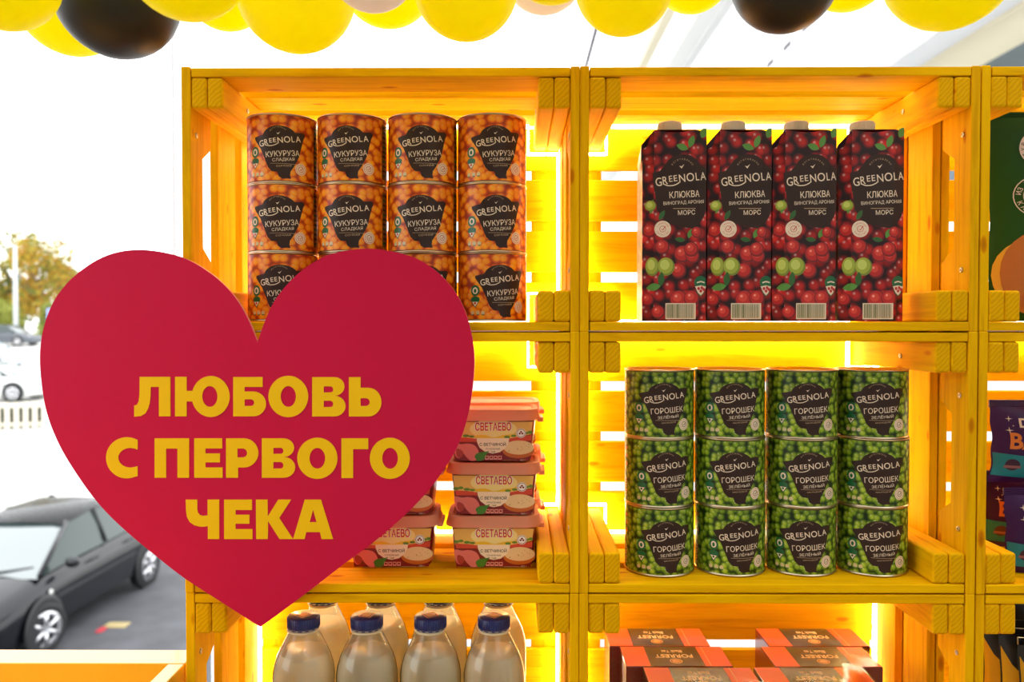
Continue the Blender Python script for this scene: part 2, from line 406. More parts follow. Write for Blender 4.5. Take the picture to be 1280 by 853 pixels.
def crate(ci, ri, label):
    r = random.Random(ci*10+ri); z0 = ZTOP[ri]-H; x0 = XL[ci]
    root = empty('wooden_crate', (x0, YF, z0), 0, label, 'crate', 'yellow crates stacked as shelving')
    j = lambda s: r.uniform(-s, s)
    def pl(name, me, loc, rot): return obj(name, me, None, root, loc=loc, rot=rot)
    PW, G = .0645, .0245
    ys = [PW/2, PW*1.5+G, PW*2.5+2*G]
    RY = (0, PI/2, 0)
    # side planks run vertically; rot: local X -> Z, local Y -> Y, local Z(thickness) -> X
    for s in (0, 1):
        x = T/2 if s == 0 else CW-T/2
        for i, y in enumerate(ys):
            me = handle_mesh() if i == 0 else plank_mesh(H, PW, T)
            pl('side_plank', me, (x, y+j(.0006), H/2+j(.0005)), RY)
    for zz in (0, 1):
        z = T/2+.0008 if zz == 0 else H-T/2-.0012
        for i, y in enumerate(ys):
            me = plank_mesh(CW-2*T-.0015, PW, T)
            pl('top_plank' if zz else 'bottom_plank', me, (CW/2+j(.0006), y+.0006+j(.0006), z), (0,0,0))
    bw, bh = .0190, .0375
    for s in (0, 1):
        for zz in (0, 1):
            for k in (0, 1):
                bx = T+.0004+bw/2+k*(bw+.0004)
                x = bx if s == 0 else CW-bx
                z = T+.0012+bh/2 if zz == 0 else H-T-.0016-bh/2
                pl('corner_batten', plank_mesh(CD-.022, bw, bh, .0034, 3), (x, (CD-.022)/2+.0008+j(.0008)+(.001 if k else 0), z+j(.0003)), (0, 0, PI/2))
    # back: four slats with gaps, uprights behind their ends
    sw, sg = .0615, .0148; zb = .0110
    for i in range(4):
        pl('back_slat', plank_mesh(CW-2*T-.002, sw, T), (CW/2, CD-.012, zb+sw/2+i*(sw+sg)+j(.0004)), (PI/2, 0, 0))
    for s in (0, 1):
        x = T+.0215 if s == 0 else CW-T-.0215
        pl('back_upright', plank_mesh(H-2*T-.004, .041, T), (x, CD-.0005, H/2), (PI/2, PI/2, 0))
    for s in (0, 1):
        for zz in (0, 1):
            z = .075 if zz == 0 else H-.078
            x = T+.0001 if s == 0 else CW-T-.0001
            pl('screw', screw_mesh(), (x, .018, z), (0, PI/2 if s == 0 else -PI/2, 0))
            x = 2*(bw+.0004)+T+.0006 if s == 0 else CW-T-2*(bw+.0004)-.0006
            z = T+.02 if zz == 0 else H-T-.021
            pl('screw', screw_mesh(), (x, .088, z+j(.003)), (0, PI/2 if s == 0 else -PI/2, 0))
    o = obj('light_strip', led_mesh(), None, root)
    return root
CN = ['left', 'middle', 'right']
LAB = {(0,0): 'yellow wooden crate holding the stacked corn cans, top of the left column',
 (1,0): 'yellow wooden crate holding four cranberry juice cartons, top of the middle column',
 (2,0): 'yellow wooden crate holding the green snack bag, top of the right column',
 (0,1): 'yellow wooden crate holding the cheese tubs, behind the right lobe of the heart sign',
 (1,1): 'yellow wooden crate holding the stacked green pea cans, centre of the shelving',
 (2,1): 'yellow wooden crate with the purple sweet bags, at the right edge of the frame',
 (0,2): 'yellow wooden crate holding the milk bottles, below the tip of the heart sign',
 (1,2): 'yellow wooden crate holding the orange tea boxes, bottom of the middle column',
 (2,2): 'yellow wooden crate with black and yellow bags, bottom right corner of the frame'}
for c_ in range(3):
    for r_ in range(3): crate(c_, r_, LAB[(c_, r_)])
def shelf(ri): return ZTOP[ri]-H+T+.0010+.0008
# counter carrying everything
t = empty('counter', (.2, .8, FZ), 0, 'plain wooden counter under the yellow crates', 'counter')
ctop = ZTOP[2]-H-.0005
bm = bmesh.new(); box(bm, -1.5, .88, -.42, .46, ctop-FZ-.04, ctop-FZ, .003); obj('counter_top', bm, plain('counter_board', (.45,.28,.08), .5, .15, 8), t)
bm = bmesh.new()
for x in (-1.44, .80):
    for y in (-.36, .36):
        b2 = bmesh.new(); box(b2, x, x+.06, y, y+.06, 0, ctop-FZ-.04, .003); obj('leg', b2, WOOD, t)
bm.free()

# ------------------------------------------------------------------ cans
RC, HC = .0437, .0853
def cyl_map(R): return lambda u, v, l: ((R+l)*math.sin(u/R), -(R+l)*math.cos(u/R), v)
cuts = [i*.0035 for i in range(-14, 15)]
def U(x, cx=419, R=326): return RC*math.asin(max(-1, min(1, (x-cx)/R)))
def V(y): return .0055+(765-y)/(765-110)*(HC-.0105)
def make_can(kind):
    pea = kind == 'pea'
    root = empty('tin_can')
    bm = bmesh.new()
    prof = [(0,.004),(RC-.006,.004),(RC-.003,.0035),(RC-.0012,.0),(RC+.0004,.0),(RC+.0008,.0007),(RC+.0004,.0014),(RC-.0006,.0020),(RC-.0006,.0035),(RC-.0006,HC-.0035),(RC-.0006,HC-.0020),(RC+.0004,HC-.0015),(RC+.0008,HC-.0008),(RC+.0004,HC-.0001),(RC-.0012,HC-.0001),(RC-.003,HC-.0035),(RC-.006,HC-.004),(RC-.016,HC-.0035),(0,HC-.0035)]
    lathe(bm, prof, 56); obj('can_body', bm, TIN, root)
    bm = bmesh.new(); n = 56
    uvl = bm.loops.layers.uv.new('UVMap')
    A = [bm.verts.new((RC*math.sin(2*PI*k/n-PI), -RC*math.cos(2*PI*k/n-PI), .0026)) for k in range(n+1)]
    B = [bm.verts.new((v.co.x, v.co.y, HC-.0026)) for v in A]
    for k in range(n):
        f = bm.faces.new((A[k], A[k+1], B[k+1], B[k])); f.smooth = True
        for lp, (uu, vv) in zip(f.loops, ((k,.0026),(k+1,.0026),(k+1,HC-.0026),(k,HC-.0026))): lp[uvl].uv = (uu/n*2*PI*RC, vv)
    obj('paper_label', bm, PEAS if pea else CORN, root)
    mp = cyl_map(RC)
    P = Print()
    L = catmull([(222,322),(300,300)], 1)+catmull([(300,300),(325,255),(375,218),(440,203),(510,212),(560,238),(588,268)], 4)[1:]+[(640,258),(662,268),(664,290)]
    L += [(652,330),(640,400),(620,520),(575,640),(548,690),(543,735),(552,770),(520,765),(478,772),(445,748),(432,700),(385,695),(350,655),(318,560),(280,450),(235,370),(222,345)]
    shape = [(U(x), V(y)) for x, y in L]
    P.poly([shape], DARK, .00012)
    em = P.build('emblem', mp, root, cuts)
    P = Print(); rr = 8
    P.brand((U(255)+U(642))/2, V(360), .0535, .0078, CREAM, .00024, 7.5)
    P.arctext('ИЗГОТОВЛЕНО', U(445), V(330), .0128, 140, 50, .0015, TAN, .00024)
    P.poly([(U(428),V(282)),(U(442),V(300)),(U(462),V(268)),(U(445),V(285))], CREAM, .00024)
    P.build('brand_lettering', mp, em, cuts)
    P = Print()
    P.text('ГОРОШЕК' if pea else 'КУКУРУЗА', (U(328)+U(620))/2, V(500), U(620)-U(328), .0070, CREAM, .00024, 5, .002)
    P.text('ЗЕЛЁНЫЙ' if pea else 'СЛАДКАЯ', (U(390)+U(580))/2, V(568), U(580)-U(388), .0046, CREAM, .00024, 5, .0)
    P.poly([rect(U(370), V(612), U(595), V(609))], TAN, .00022)
    P.text('МОЛОДОЙ' if pea else 'СОЧНАЯ', (U(425)+U(555))/2, V(633), U(555)-U(425), .0021, TAN, .00024, 4, .0)
    P.build('product_lettering', mp, em, cuts)
    # badges left
    P = Print(); cx = U(222)
    P.poly([ell(cx, V(482), .0062, .0068)], GREEN, .0001); P.poly([ell(cx, V(482), .0038, .0042)], CREAM, .00018); P.poly([ell(cx, V(484), .0018, .0026)], GREEN, .00026)
    P.build('round_badge', mp, root, cuts)
    P = Print()
    P.poly([ell(cx, V(575), .0062, .0035)[:15]+[(cx-.0055,V(600)),(cx,V(668)),(cx+.0055,V(600))]], GREEN, .0001)
    P.poly([(cx-.0044,V(602)),(cx,V(655)),(cx+.0044,V(602))], CREAM, .00018); P.poly([ell(cx, V(618), .0014)], GREEN if pea else REDI, .00026)
    P.build('shield_badge', mp, root, cuts)
    P = Print(); gx = ink('pale_tan_ink', 214,190,140)
    for k in range(3): P.poly([ell(U(200+k*44), V(722), .0026)], gx, .0001); P.poly([rect(U(200+k*44)-.0018, V(748), U(200+k*44)+.0018, V(738))], GREEN, .0001)
    P.build('nutrition_icons', mp, root, cuts)
    P = Print(); cx = U(632)
    P.poly([ell(cx, V(658), .0075)], CREAM, .00018); P.poly([ell(cx, V(658), .0062), ell(cx, V(658), .0056)], ORANGE if not pea else TAN, .00028)
    P.poly([ell(cx, V(658), .0036), ell(cx, V(658), .003)], REDI if not pea else DARK, .00028)
    P.stroke([(cx-.0015,V(658)),(cx-.0002,V(670)),(cx+.0026,V(640))], .0007, REDI if not pea else DARK, .0003)
    P.build('round_seal', mp, root, cuts)
    # dense side panel with its small text
    P = Print(); u0 = RC*1.22
    sp = ink('olive_panel_ink', 120,110,50) if pea else ink('brown_panel_ink', 150,92,28)
    P.poly([rect(u0, .008, u0+.018, HC-.008)], sp, .0001)
    for k in range(11): P.poly([rect(u0+.0015, .012+k*.006, u0+.012+(k*7%4)*.001, .0145+k*.006)], BLACK if k % 3 else GREEN, .0002)
    P.build('side_panel', mp, root, cuts+[.049+i*.0035 for i in range(8)])
    P = Print()
    for k in range(3): P.poly([ell(-RC*1.32, .060+k*.0001+.01*(k-1), .003, .0025)], ORANGE, .0001)
    P.poly([rect(-RC*1.44, .008, -RC*1.30, .032)], TAN, .0001)
    for k in range(6): P.poly([rect(-RC*1.43, .010+k*.0036, -RC*1.31, .0115+k*.0036)], REDI if k % 2 else BLACK, .0002)
    P.build('side_print', mp, root, [-.049-i*.0035 for i in range(8)])
    return root
YC = 1.0295
cornx = [355, 442, 528.5, 615]; peax = [824.5, 913, 1002, 1090]
ROW = ['top', 'middle', 'bottom']; COLN = ['leftmost', 'second', 'third', 'rightmost']
def place_cans(kind, xs, ri, rots, jit):
    first = make_can(kind); used = False; r = random.Random(3)
    for c in range(4):
        for k in range(3):
            x = W(xs[c], 400, YC).x
            zz = shelf(ri)+(2-k)*(HC+.0002)
            nm = 'orange sweet corn can' if kind == 'corn' else 'green pea can'
            where = {'corn': ['the stack beside the left side planks', 'the second stack from the left', 'the third stack from the left', 'the stack nearest the middle post'],
                     'pea': ['the leftmost pea stack', 'the second pea stack from the left', 'the third pea stack from the left', 'the rightmost pea stack']}[kind][c]
            lab = '%s with dark emblem, %s of %s' % (nm, ROW[k], where)
            rz = math.radians(rots[c]+jit[k][c])
            loc = (x+r.uniform(-.0006,.0006), YC+r.uniform(-.002,.002), zz)
            g = 'sweet corn cans' if kind == 'corn' else 'green pea cans'
            if not used: o = first; o.location = loc; o.rotation_euler = (0,0,rz); tag(o, lab, 'can', g); used = True
            else: dup(first, loc, rz, lab, g)
place_cans('corn', cornx, 0, [5,-3,0,3], [[0,0,0,0],[-2,1,-1,1],[1,2,3,7]])
place_cans('pea', peax, 1, [-7,-10,-14,-18], [[0,0,0,0],[5,-1,3,0],[4,6,-1,4]])

# ------------------------------------------------------------------ juice cartons
def make_carton():
    root = empty('juice_carton'); w, d, ch, cd = .0392, .060, .0135, .0050; hf, hb = .2345, .203
    bc = mat('cap_white', (.80,.74,.62), .4)
    # octagonal plan, front faces -Y; origin at the front centre
    def plan(s=1, z0=0, top=False):
        P = [(-w+ch, 0), (w-ch, 0), (w, cd), (w, d-cd), (w-ch, d), (-w+ch, d), (-w, d-cd), (-w, cd)]
        return P
    P8 = plan(); bm = bmesh.new(); uvl = bm.loops.layers.uv.new('UVMap')
    per = [0]
    for a, b in zip(P8, P8[1:]+P8[:1]): per.append(per[-1]+math.hypot(b[0]-a[0], b[1]-a[1]))
    def ztop(y, x=0): return hf+(hb-hf)*y/d-(.015 if x < -w+.001 else 0)
    for i in range(8):
        a, b = P8[i], P8[(i+1)%8]
        n = 6 if i == 0 else 1
        for k in range(n):
            fa, fb = k/n, (k+1)/n
            pa = (a[0]+(b[0]-a[0])*fa, a[1]+(b[1]-a[1])*fa); pb = (a[0]+(b[0]-a[0])*fb, a[1]+(b[1]-a[1])*fb)
            dip = (lambda t: -.0035*math.sin(PI*t)) if i == 0 else (lambda t: 0)
            vs = [bm.verts.new((*pa, 0)), bm.verts.new((*pb, 0)), bm.verts.new((*pb, ztop(pb[1], pb[0])+dip(fb))), bm.verts.new((*pa, ztop(pa[1], pa[0])+dip(fa)))]
            f = bm.faces.new(vs); L0 = per[i]+(per[i+1]-per[i])*fa; L1 = per[i]+(per[i+1]-per[i])*fb
            for lp, uv in zip(f.loops, ((L0,0),(L1,0),(L1,vs[2].co.z),(L0,vs[3].co.z))): lp[uvl].uv = uv
    top = [bm.verts.new((x, y, ztop(y, x))) for x, y in P8]; c = bm.verts.new((0, d*.45, ztop(d*.45)-.006))
    for i in range(8): bm.faces.new((top[i], top[(i+1)%8], c)).material_index = 1
    bot = [bm.verts.new((x, y, 0)) for x, y in P8]; bm.faces.new(bot[::-1]).material_index = 1
    bmesh.ops.remove_doubles(bm, verts=bm.verts, dist=1e-5)
    obj('carton_body', bm, [BERRY, ink('carton_top', 70,14,16)], root)
    bm = bmesh.new(); cz = .222
    lathe(bm, [(0,cz-.004),(.016,cz-.004),(.016,cz+.004),(.0147,cz+.006),(.0147,cz+.0265),(.0138,cz+.0275),(0,cz+.0275)], 40, cx=-.002, cy=.030)
    for k in range(40):
        a = 2*PI*k/40; x, y = -.002+.0149*math.sin(a), .030-.0149*math.cos(a)
        tube(bm, (x, y, cz+.010), (x, y, cz+.0255), .00045, n=5)
    obj('screw_cap', bm, bc, root)
    bm = bmesh.new()                        # folded ear along the left shoulder
    pts = [None,(-w+ch*.75,cd*.25-.0012,hf-.004),(-w-.0014,cd,hf-.0175),(-w-.0030,d*.55,hb-.006),(-w-.0030,d*.35,hf-.048),(-w-.0014,cd+.002,hf-.040)]
    a = [bm.verts.new(p_) for p_ in pts[1:]]; bm.faces.new(a); bmesh.ops.solidify(bm, geom=bm.faces[:], thickness=.0008)
    obj('folded_ear', bm, ink('dark_plum_ink', 40,8,22), root)
    Lc = w-ch; s2 = math.hypot(ch, cd)
    def mp(u, v, l):
        if abs(u) <= Lc: return (u, -l, v)
        sg = 1 if u > 0 else -1; t = (abs(u)-Lc)
        if t <= s2:
            nx, ny = cd/s2, -ch/s2
            return (sg*(Lc+ch*t/s2+nx*l), cd*t/s2+ny*l, v)
        return (sg*(w+l), cd+(t-s2), v)
    cut = [-Lc, Lc, -Lc-s2, Lc+s2]
    # coordinates from the photograph: s = 6.095 px per pixel, front centre about x 370
    def u(x): return (x-372)/6.095*.000985*1.02
    def v(y): return (1605-y)/6.095*.000985
    P = Print()
    P.poly([[(u(x), v(y)) for x, y in [(205,490),(215,478),(260,465),(290,430),(320,385)]+catmull([(320,385),(370,350),(430,340),(490,352),(540,392)],4)[1:]+[(560,425),(620,440),(632,470),(625,520),(620,640),(600,800),(560,860),(500,900),(420,890),(330,860),(290,830),(240,760),(225,640),(210,560)]]], DARK, .0001)
    em = P.build('emblem', mp, root, cut)
    P = Print()
    P.brand(u(420), v(522), u(615)-u(222), .0105, CREAM, .00022, 6.5)
    P.arctext('ИЗГОТОВЛЕНО', u(425), v(470), .0150, 145, 35, .0019, TAN, .00022)
    P.poly([(u(402),v(428)),(u(420),v(448)),(u(440),v(415)),(u(420),v(432))], CREAM, .00022)
    P.build('brand_lettering', mp, em, cut)
    P = Print()
    P.text('КЛЮКВА', u(443), v(642), u(557)-u(332), .0082, CREAM, .00022, 3, .006)
    P.text('ВИНОГРАД АРОНИЯ', u(440), v(706), u(595)-u(288), .0052, CREAM, .00022, 3, 0)
    P.poly([rect(u(358), v(752), u(525), v(748))], TAN, .0002)
    P.text('МОРС', u(458), v(780), u(522)-u(395), .0058, CREAM, .00022, 2, .004)
    P.build('product_lettering', mp, em, cut)
    P = Print()
    def leaf(cx, cy, l, wd, a):
        ca, sa = math.cos(math.radians(a)), math.sin(math.radians(a)); pts = []
        for t in [i/10 for i in range(11)]: pts.append((t-.5, .5*math.sin(PI*t)**.8))
        for t in [i/10 for i in range(9, 0, -1)]: pts.append((t-.5, -.5*math.sin(PI*t)**.8))
        return [(cx+x*l*ca-y*wd*sa, cy+x*l*sa+y*wd*ca) for x, y in pts]
    DG = ink('dark_leaf_ink', 40,92,30)
    for (x, y, l, wd, a, m) in ((492,245,.016,.0075,70,LEAF),(425,285,.015,.008,-20,LEAF),(275,800,.014,.006,60,DG),(200,735,.018,.005,80,LEAF),(485,940,.012,.006,70,LEAF),(410,985,.013,.006,-10,DG)):
        P.poly([leaf(u(x), v(y), l, wd, a)], m, .0001)
    P.poly([leaf(u(272), v(1285), .018, .008, 85)], DG, .0003); P.poly([leaf(u(215), v(1345), .018, .009, 10)], LEAF, .0001)
    P.poly([leaf(u(590), v(175), .014, .010, 60)], LEAF, .0001)
    P.build('printed_leaves', mp, root, cut)
    P = Print()
    gd, gm, gl = ink('deep_grape_ink', 120,132,38), ink('mid_grape_ink', 158,170,52), ink('light_grape_ink', 196,206,98)
    for x, y, rx, ry in ((205,1190,.0085,.0115),(308,1190,.0105,.0112),(190,728,.007,.0065)):
        P = Print()
        for q, (f_, m_) in enumerate(((1,gd),(.88,gm),(.55,gl))): P.poly([ell(u(x)-rx*.08*q, v(y)+ry*.10*q, rx*f_, ry*f_)], m_, .0001+.00003*q+(.0001 if x == 308 else 0))
        P.build('printed_grape', mp, root, cut)
    P = Print(); rb = ink('bright_berry_ink', 186,26,20); r0, r2 = ink('deep_berry_ink', 112,10,12), ink('light_berry_ink', 214,62,44)
    for (x, y, r) in ((430,1095,.0105),(505,1110,.009),(400,1220,.0095),(495,1060,.009),(280,1040,.009),(405,1440,.0115),(500,1430,.010),(250,1535,.0085),(185,915,.0085),(170,1440,.008),(535,930,.007)):
        P.poly([ell(u(x), v(y), r)], r0, .00005); P.poly([ell(u(x)-r*.06, v(y)+r*.08, r*.84)], rb, .00006); P.poly([ell(u(x)-r*.18, v(y)+r*.22, r*.46)], r2, .00007)
        P.poly([ell(u(x)-r*.32, v(y)+r*.36, r*.14)], ink('berry_glint_ink', 240,150,130), .00008)
    P.build('printed_berries', mp, root, cut)
    P = Print(); x, y = 282, 905
    P.poly([ell(u(x), v(y), .0102)], CREAM, .0003); P.poly([ell(u(x), v(y), .0040), ell(u(x), v(y), .0034)], REDI, .0004)
    P.stroke([(u(x-10),v(y)),(u(x),v(y+10)),(u(x+20),v(y-22))], .0009, REDI, .0004)
    P.arctext('ГАРАНТИЯ', u(x), v(y), .0072, 150, 30, .0019, REDI, .0004); P.arctext('КАЧЕСТВА', u(x), v(y), .0072, 210, 330, .0019, REDI, .0004)
    P.build('round_seal', mp, root, cut)
    P = Print(); x, y = 570, 1310
    P.poly([ell(u(x), v(y), .0088, .008)], GREEN, .0002); P.poly([(u(x)-.0088,v(y)),(u(x)+.0088,v(y)),(u(x)+.004,v(y)-.014),(u(x),v(y)-.0175),(u(x)-.005,v(y)-.013)], GREEN, .0002)
    P.poly([(u(x)-.0078,v(y)-.005),(u(x),v(y)-.0035),(u(x)+.0078,v(y)-.005),(u(x)+.003,v(y)-.0135),(u(x),v(y)-.016),(u(x)-.004,v(y)-.0125)], CREAM, .0003)
    for dx, dy in ((-.003,-.0075),(.0015,-.0065),(.0,-.0105),(.004,-.0085)): P.poly([ell(u(x)+dx, v(y)+dy, .0019)], REDI, .0004)
    P.stroke(catmull([(u(x)-.0055,v(y)-.0005),(u(x),v(y)+.001),(u(x)+.0055,v(y)-.0002)],4), .0016, CREAM, .0003)
    P.build('shield_badge', mp, root, cut)
    P = Print(); a, b, c2, d2 = u(305), u(528), v(1590), v(1468)
    P.poly([rect(a, c2, b, d2)], CREAM, .0002); xx = a+.0015; rr = random.Random(5)
    while xx < b-.0022:
        ww = rr.choice((.0004,.0007,.0011)); P.poly([rect(xx, c2+.0015, xx+ww, d2-.0012)], ink('barcode_green_ink', 78,92,34), .0003); xx += ww+rr.choice((.0005,.0008))
    P.build('barcode', mp, root, cut)
    return root
c0 = make_carton()
for i, (px, wd) in enumerate(((843.5,0),(925.5,0),(1007,0),(1090.5,0))):
    loc = (W(px, 300, .985).x, .985, shelf(0)); rz = math.radians((-1.5,-.5,.5,-2)[i])
    lab = 'red cranberry juice carton with cream screw cap, %s of the four cartons' % ('leftmost','second from left','third from left','rightmost')[i]
    if i == 0: c0.location = loc; c0.rotation_euler = (0,0,rz); tag(c0, lab, 'carton', 'cranberry juice cartons')
    else: dup(c0, loc, rz, lab, 'cranberry juice cartons')

# ------------------------------------------------------------------ cheese tubs
def rrect(w, d, r, z, n=6, cy=0):
    pts = []
    for (sx, sy, a0) in ((1,-1,-90),(1,1,0),(-1,1,90),(-1,-1,180)):
        for k in range(n+1):
            a = math.radians(a0+90*k/n); pts.append((sx*(w/2-r)+r*math.cos(a), cy+sy*(d/2-r)+r*math.sin(a), z))
    return pts
def make_tub():
    root = empty('cheese_tub'); hb = .0572; HT = .0680
    w0, w1, d = .1006, .110, .082
    sleeve = ink('tub_yellow_print', 238,188,92); lidm = translucent('salmon_lid', srgb(255,176,136), .4, .45)
    bm = bmesh.new(); loft(bm, [rrect(w0-.006, d-.016, .016, 0), rrect(w0, d-.010, .018, .002), rrect(w1, d, .019, hb)])
    obj('tub_body', bm, ink('tub_dark_red', 140,24,24, .3), root, True)
    bm = bmesh.new(); loft(bm, [rrect(w1+.002, d+.002, .020, hb-.004), rrect(w1+.014, d+.008, .024, hb-.0035), rrect(w1+.014, d+.008, .024, hb-.001), rrect(w1+.010, d+.005, .022, hb+.001), rrect(w1+.008, d+.004, .022, HT-.0005), rrect(w1+.002, d, .020, HT), rrect(w1-.004, d-.006, .018, HT), rrect(w1-.008, d-.01, .016, HT-.003)])
    obj('lid', bm, lidm, root, True)
    bm = bmesh.new(); box(bm, w1/2+.003, w1/2+.0105, -d/2+.012, d/2-.025, hb-.0065, hb-.001, .001); obj('lid_tab', bm, lidm, root)
    sl = (w1-w0)/2/hb
    def mp(u, v, l):
        yb = (d-.010)/2+(.005)*(v/hb); return (u, -yb-l-.0006, v)
    def u(x): return (x-370)/6.56*.00101*1.0
    def v(y): return (825-y)/6.56*.000985
    ytop = 478
    P = Print(); red = ink('maroon_print', 134,22,26); ye = ink('swoosh_yellow', 246,196,40); lett = ink('lettuce_print', 108,142,40); tom = ink('tomato_print', 214,72,44)
    P.poly([[(u(45),v(600)),(u(58),v(812)),(u(680),v(812)),(u(695),v(600))]], red, .0002)
    P.poly([[(u(38),v(ytop)),(u(50),v(618))]+[(u(x),v(y)) for x,y in catmull([(50,618),(140,612),(250,628),(375,640),(500,630),(620,600),(690,585)],4)]+[(u(704),v(ytop))]], ink('tub_yellow_print',238,188,92), .0003)
    P.poly([ell(u(375), v(540), u(375+195)-u(375), .0125)], ink('butter_print', 246,222,140), .0004)
    P.poly([[(u(x),v(y)) for x,y in catmull([(210,600),(300,590),(375,612),(460,592),(560,585),(460,625),(375,640),(280,625)],4,True)]], ye, .0005)
    for x, y, rx, ry in ((60,592,26,14),(100,585,22,12),(150,597,28,12),(195,603,24,10),(490,608,26,12),(545,598,24,10),(640,575,28,12),(680,568,20,14)):
        P.poly([ell(u(x), v(y), rx/6.56*.00101, ry/6.56*.00101, 9)], lett, .0006)
    P.poly([[(u(x),v(y)) for x,y in ((52,606),(200,618),(245,632),(235,650),(60,650))]], tom, .0005)
    P.poly([[(u(x),v(y)) for x,y in ((505,622),(600,605),(694,592),(690,640),(560,650),(508,645))]], tom, .0005)
    pan = P.build('front_print', mp, root)
    P = Print()
    P.text('СВЕТАЕВО', u(375), v(518), u(528)-u(222)+.001, .0118, WHITE, .0007, 0, .05)
    P.text('СВЕТАЕВО', u(375), v(518), u(525)-u(225), .0108, ink('logo_red', 214,26,28, .5, spec=.2), .0008, 0, .017)
    P.build('brand_lettering', mp, pan)
    P = Print(); P.poly([[(u(238),v(618)),(u(240),v(650)),(u(262),v(700)),(u(310),v(738)),(u(370),v(752)),(u(430),v(740)),(u(480),v(700)),(u(505),v(650)),(u(507),v(618))]], ink('tag_cream', 250,226,190), .0008)
    P.text('С ВЕТЧИНОЙ', u(371), v(668), u(480)-u(262), .0052, DARK, .0009, 0, .012)
    P.text('ПЛАВЛЕНЫЙ', u(372), v(709), u(432)-u(315), .0026, DARK, .0009, 0, 0); P.text('СЫР', u(374), v(736), u(392)-u(355), .0026, DARK, .0009, 0, 0)
    P.build('flavour_tag', mp, pan)
    P = Print()
    P.poly([ell(u(584), v(722), .0205, .0108)], ink('crust_print', 206,104,34), .0006); P.poly([ell(u(588), v(700), .0195, .0092)], ink('spread_print', 240,206,150), .0007)
    r = random.Random(2)
    for k in range(12): P.poly([ell(u(588)+r.uniform(-.014,.014), v(700)+r.uniform(-.005,.005), .0006, .0004, 6)], ink('herb_print', 150,110,60), .0008)
    P.build('printed_cracker', mp, pan)
    P = Print()
    P.poly([[(u(x),v(y)) for x,y in catmull([(45,665),(110,670),(160,665),(220,680),(255,740),(235,805),(190,815),(150,780),(125,750),(100,790),(62,770)],4,True)]], ink('ham_print', 226,118,108), .0006)
    P.poly([[(u(x),v(y)) for x,y in catmull([(70,710),(110,720),(128,750),(105,790),(72,770)],4,True)]], ink('ham_shade_print', 176,56,48), .0007)
    P.build('printed_ham', mp, pan)
    P = Print(); P.poly([[(u(x),v(y)) for x,y in catmull([(222,770),(250,745),(300,738),(342,728),(318,760),(300,800),(255,818),(232,800)],4,True)]], ink('basil_print', 70,130,36), .0008); P.build('printed_basil', mp, pan)
    P = Print()
    for k in range(4): P.poly([rect(u(307+36*k), v(805), u(307+36*k)+.0048, v(770))], ink('icon_pink', 236,150,130), .0008); P.poly([rect(u(307+36*k)+.001, v(792), u(307+36*k)+.0038, v(778))], red, .0009)
    P.text('400 г', u(622), v(808), .0075, .0024, CREAM, .0009, 0, 0); P.poly([rect(u(455), v(812), u(575), v(809))], TAN, .0009)
    P.build('nutrition_icons', mp, pan)
    P = Print(); P.poly([ell(u(606), v(575), .0062)], WHITE, .0008); P.poly([ell(u(606), v(575), .0055), ell(u(606), v(575), .0049)], red, .0009)
    for dx, dy in ((-.0018,-.0005),(.0018,-.0005),(0,.0016)): P.poly([ell(u(606)+dx, v(575)+dy, .0014, .0012, 10)], red, .0009)
    P.build('round_badge', mp, pan)
    return root, HT
tub0, HT = make_tub(); used = False
spots = []
zt = shelf(1); tx = [W(616.5, 700, 1.016).x, W(488, 700, 1.016).x]
for s, (x, y) in enumerate(((tx[0], 1.057), (tx[1], 1.057), (tx[0]+.004, 1.152))):
    for k in range(3):
        nm = ['bottom', 'middle', 'top'][k]
        lab = 'ham cheese tub with salmon lid, %s tub of the %s stack' % (nm, ['front right-hand', 'left-hand', 'rear right-hand'][s])
        loc = (x+[0,.001,-.0015][k], y+[0,-.001,.002][k], zt+k*(HT+.0002)); rz = math.radians([0.5,-1,1][k]+(1 if s else 0))
        if not used: tub0.location = loc; tub0.rotation_euler = (0,0,rz); tag(tub0, lab, 'tub', 'cheese tubs'); used = True
        else: dup(tub0, loc, rz, lab, 'cheese tubs')

# ------------------------------------------------------------------ milk bottles
def pet():
    m = mat('clear_bottle_plastic', (1,1,1), .08); t = NT(m); out = m.node_tree.nodes['Material Output']
    tr = t.n('ShaderNodeBsdfTransparent'); tr.inputs[0].default_value = (.97,.97,.95,1); gl = t.n('ShaderNodeBsdfGlossy'); gl.inputs['Roughness'].default_value = .06
    fr = t.n('ShaderNodeFresnel', IOR=1.55); mx = t.n('ShaderNodeMixShader'); t.l(fr.outputs[0], mx.inputs[0]); t.l(tr.outputs[0], mx.inputs[1]); t.l(gl.outputs[0], mx.inputs[2]); t.l(mx.outputs[0], out.inputs[0]); return m
PET = pet(); WRAP = pet(); WRAP.name = 'clear_wrap_film'
for n_ in WRAP.node_tree.nodes:
    if n_.type == 'BSDF_GLOSSY': n_.inputs['Roughness'].default_value = .1
    if n_.type == 'FRESNEL': n_.inputs['IOR'].default_value = 1.12
MILK = translucent('milk', (1.0,.92,.70), .45, .3)
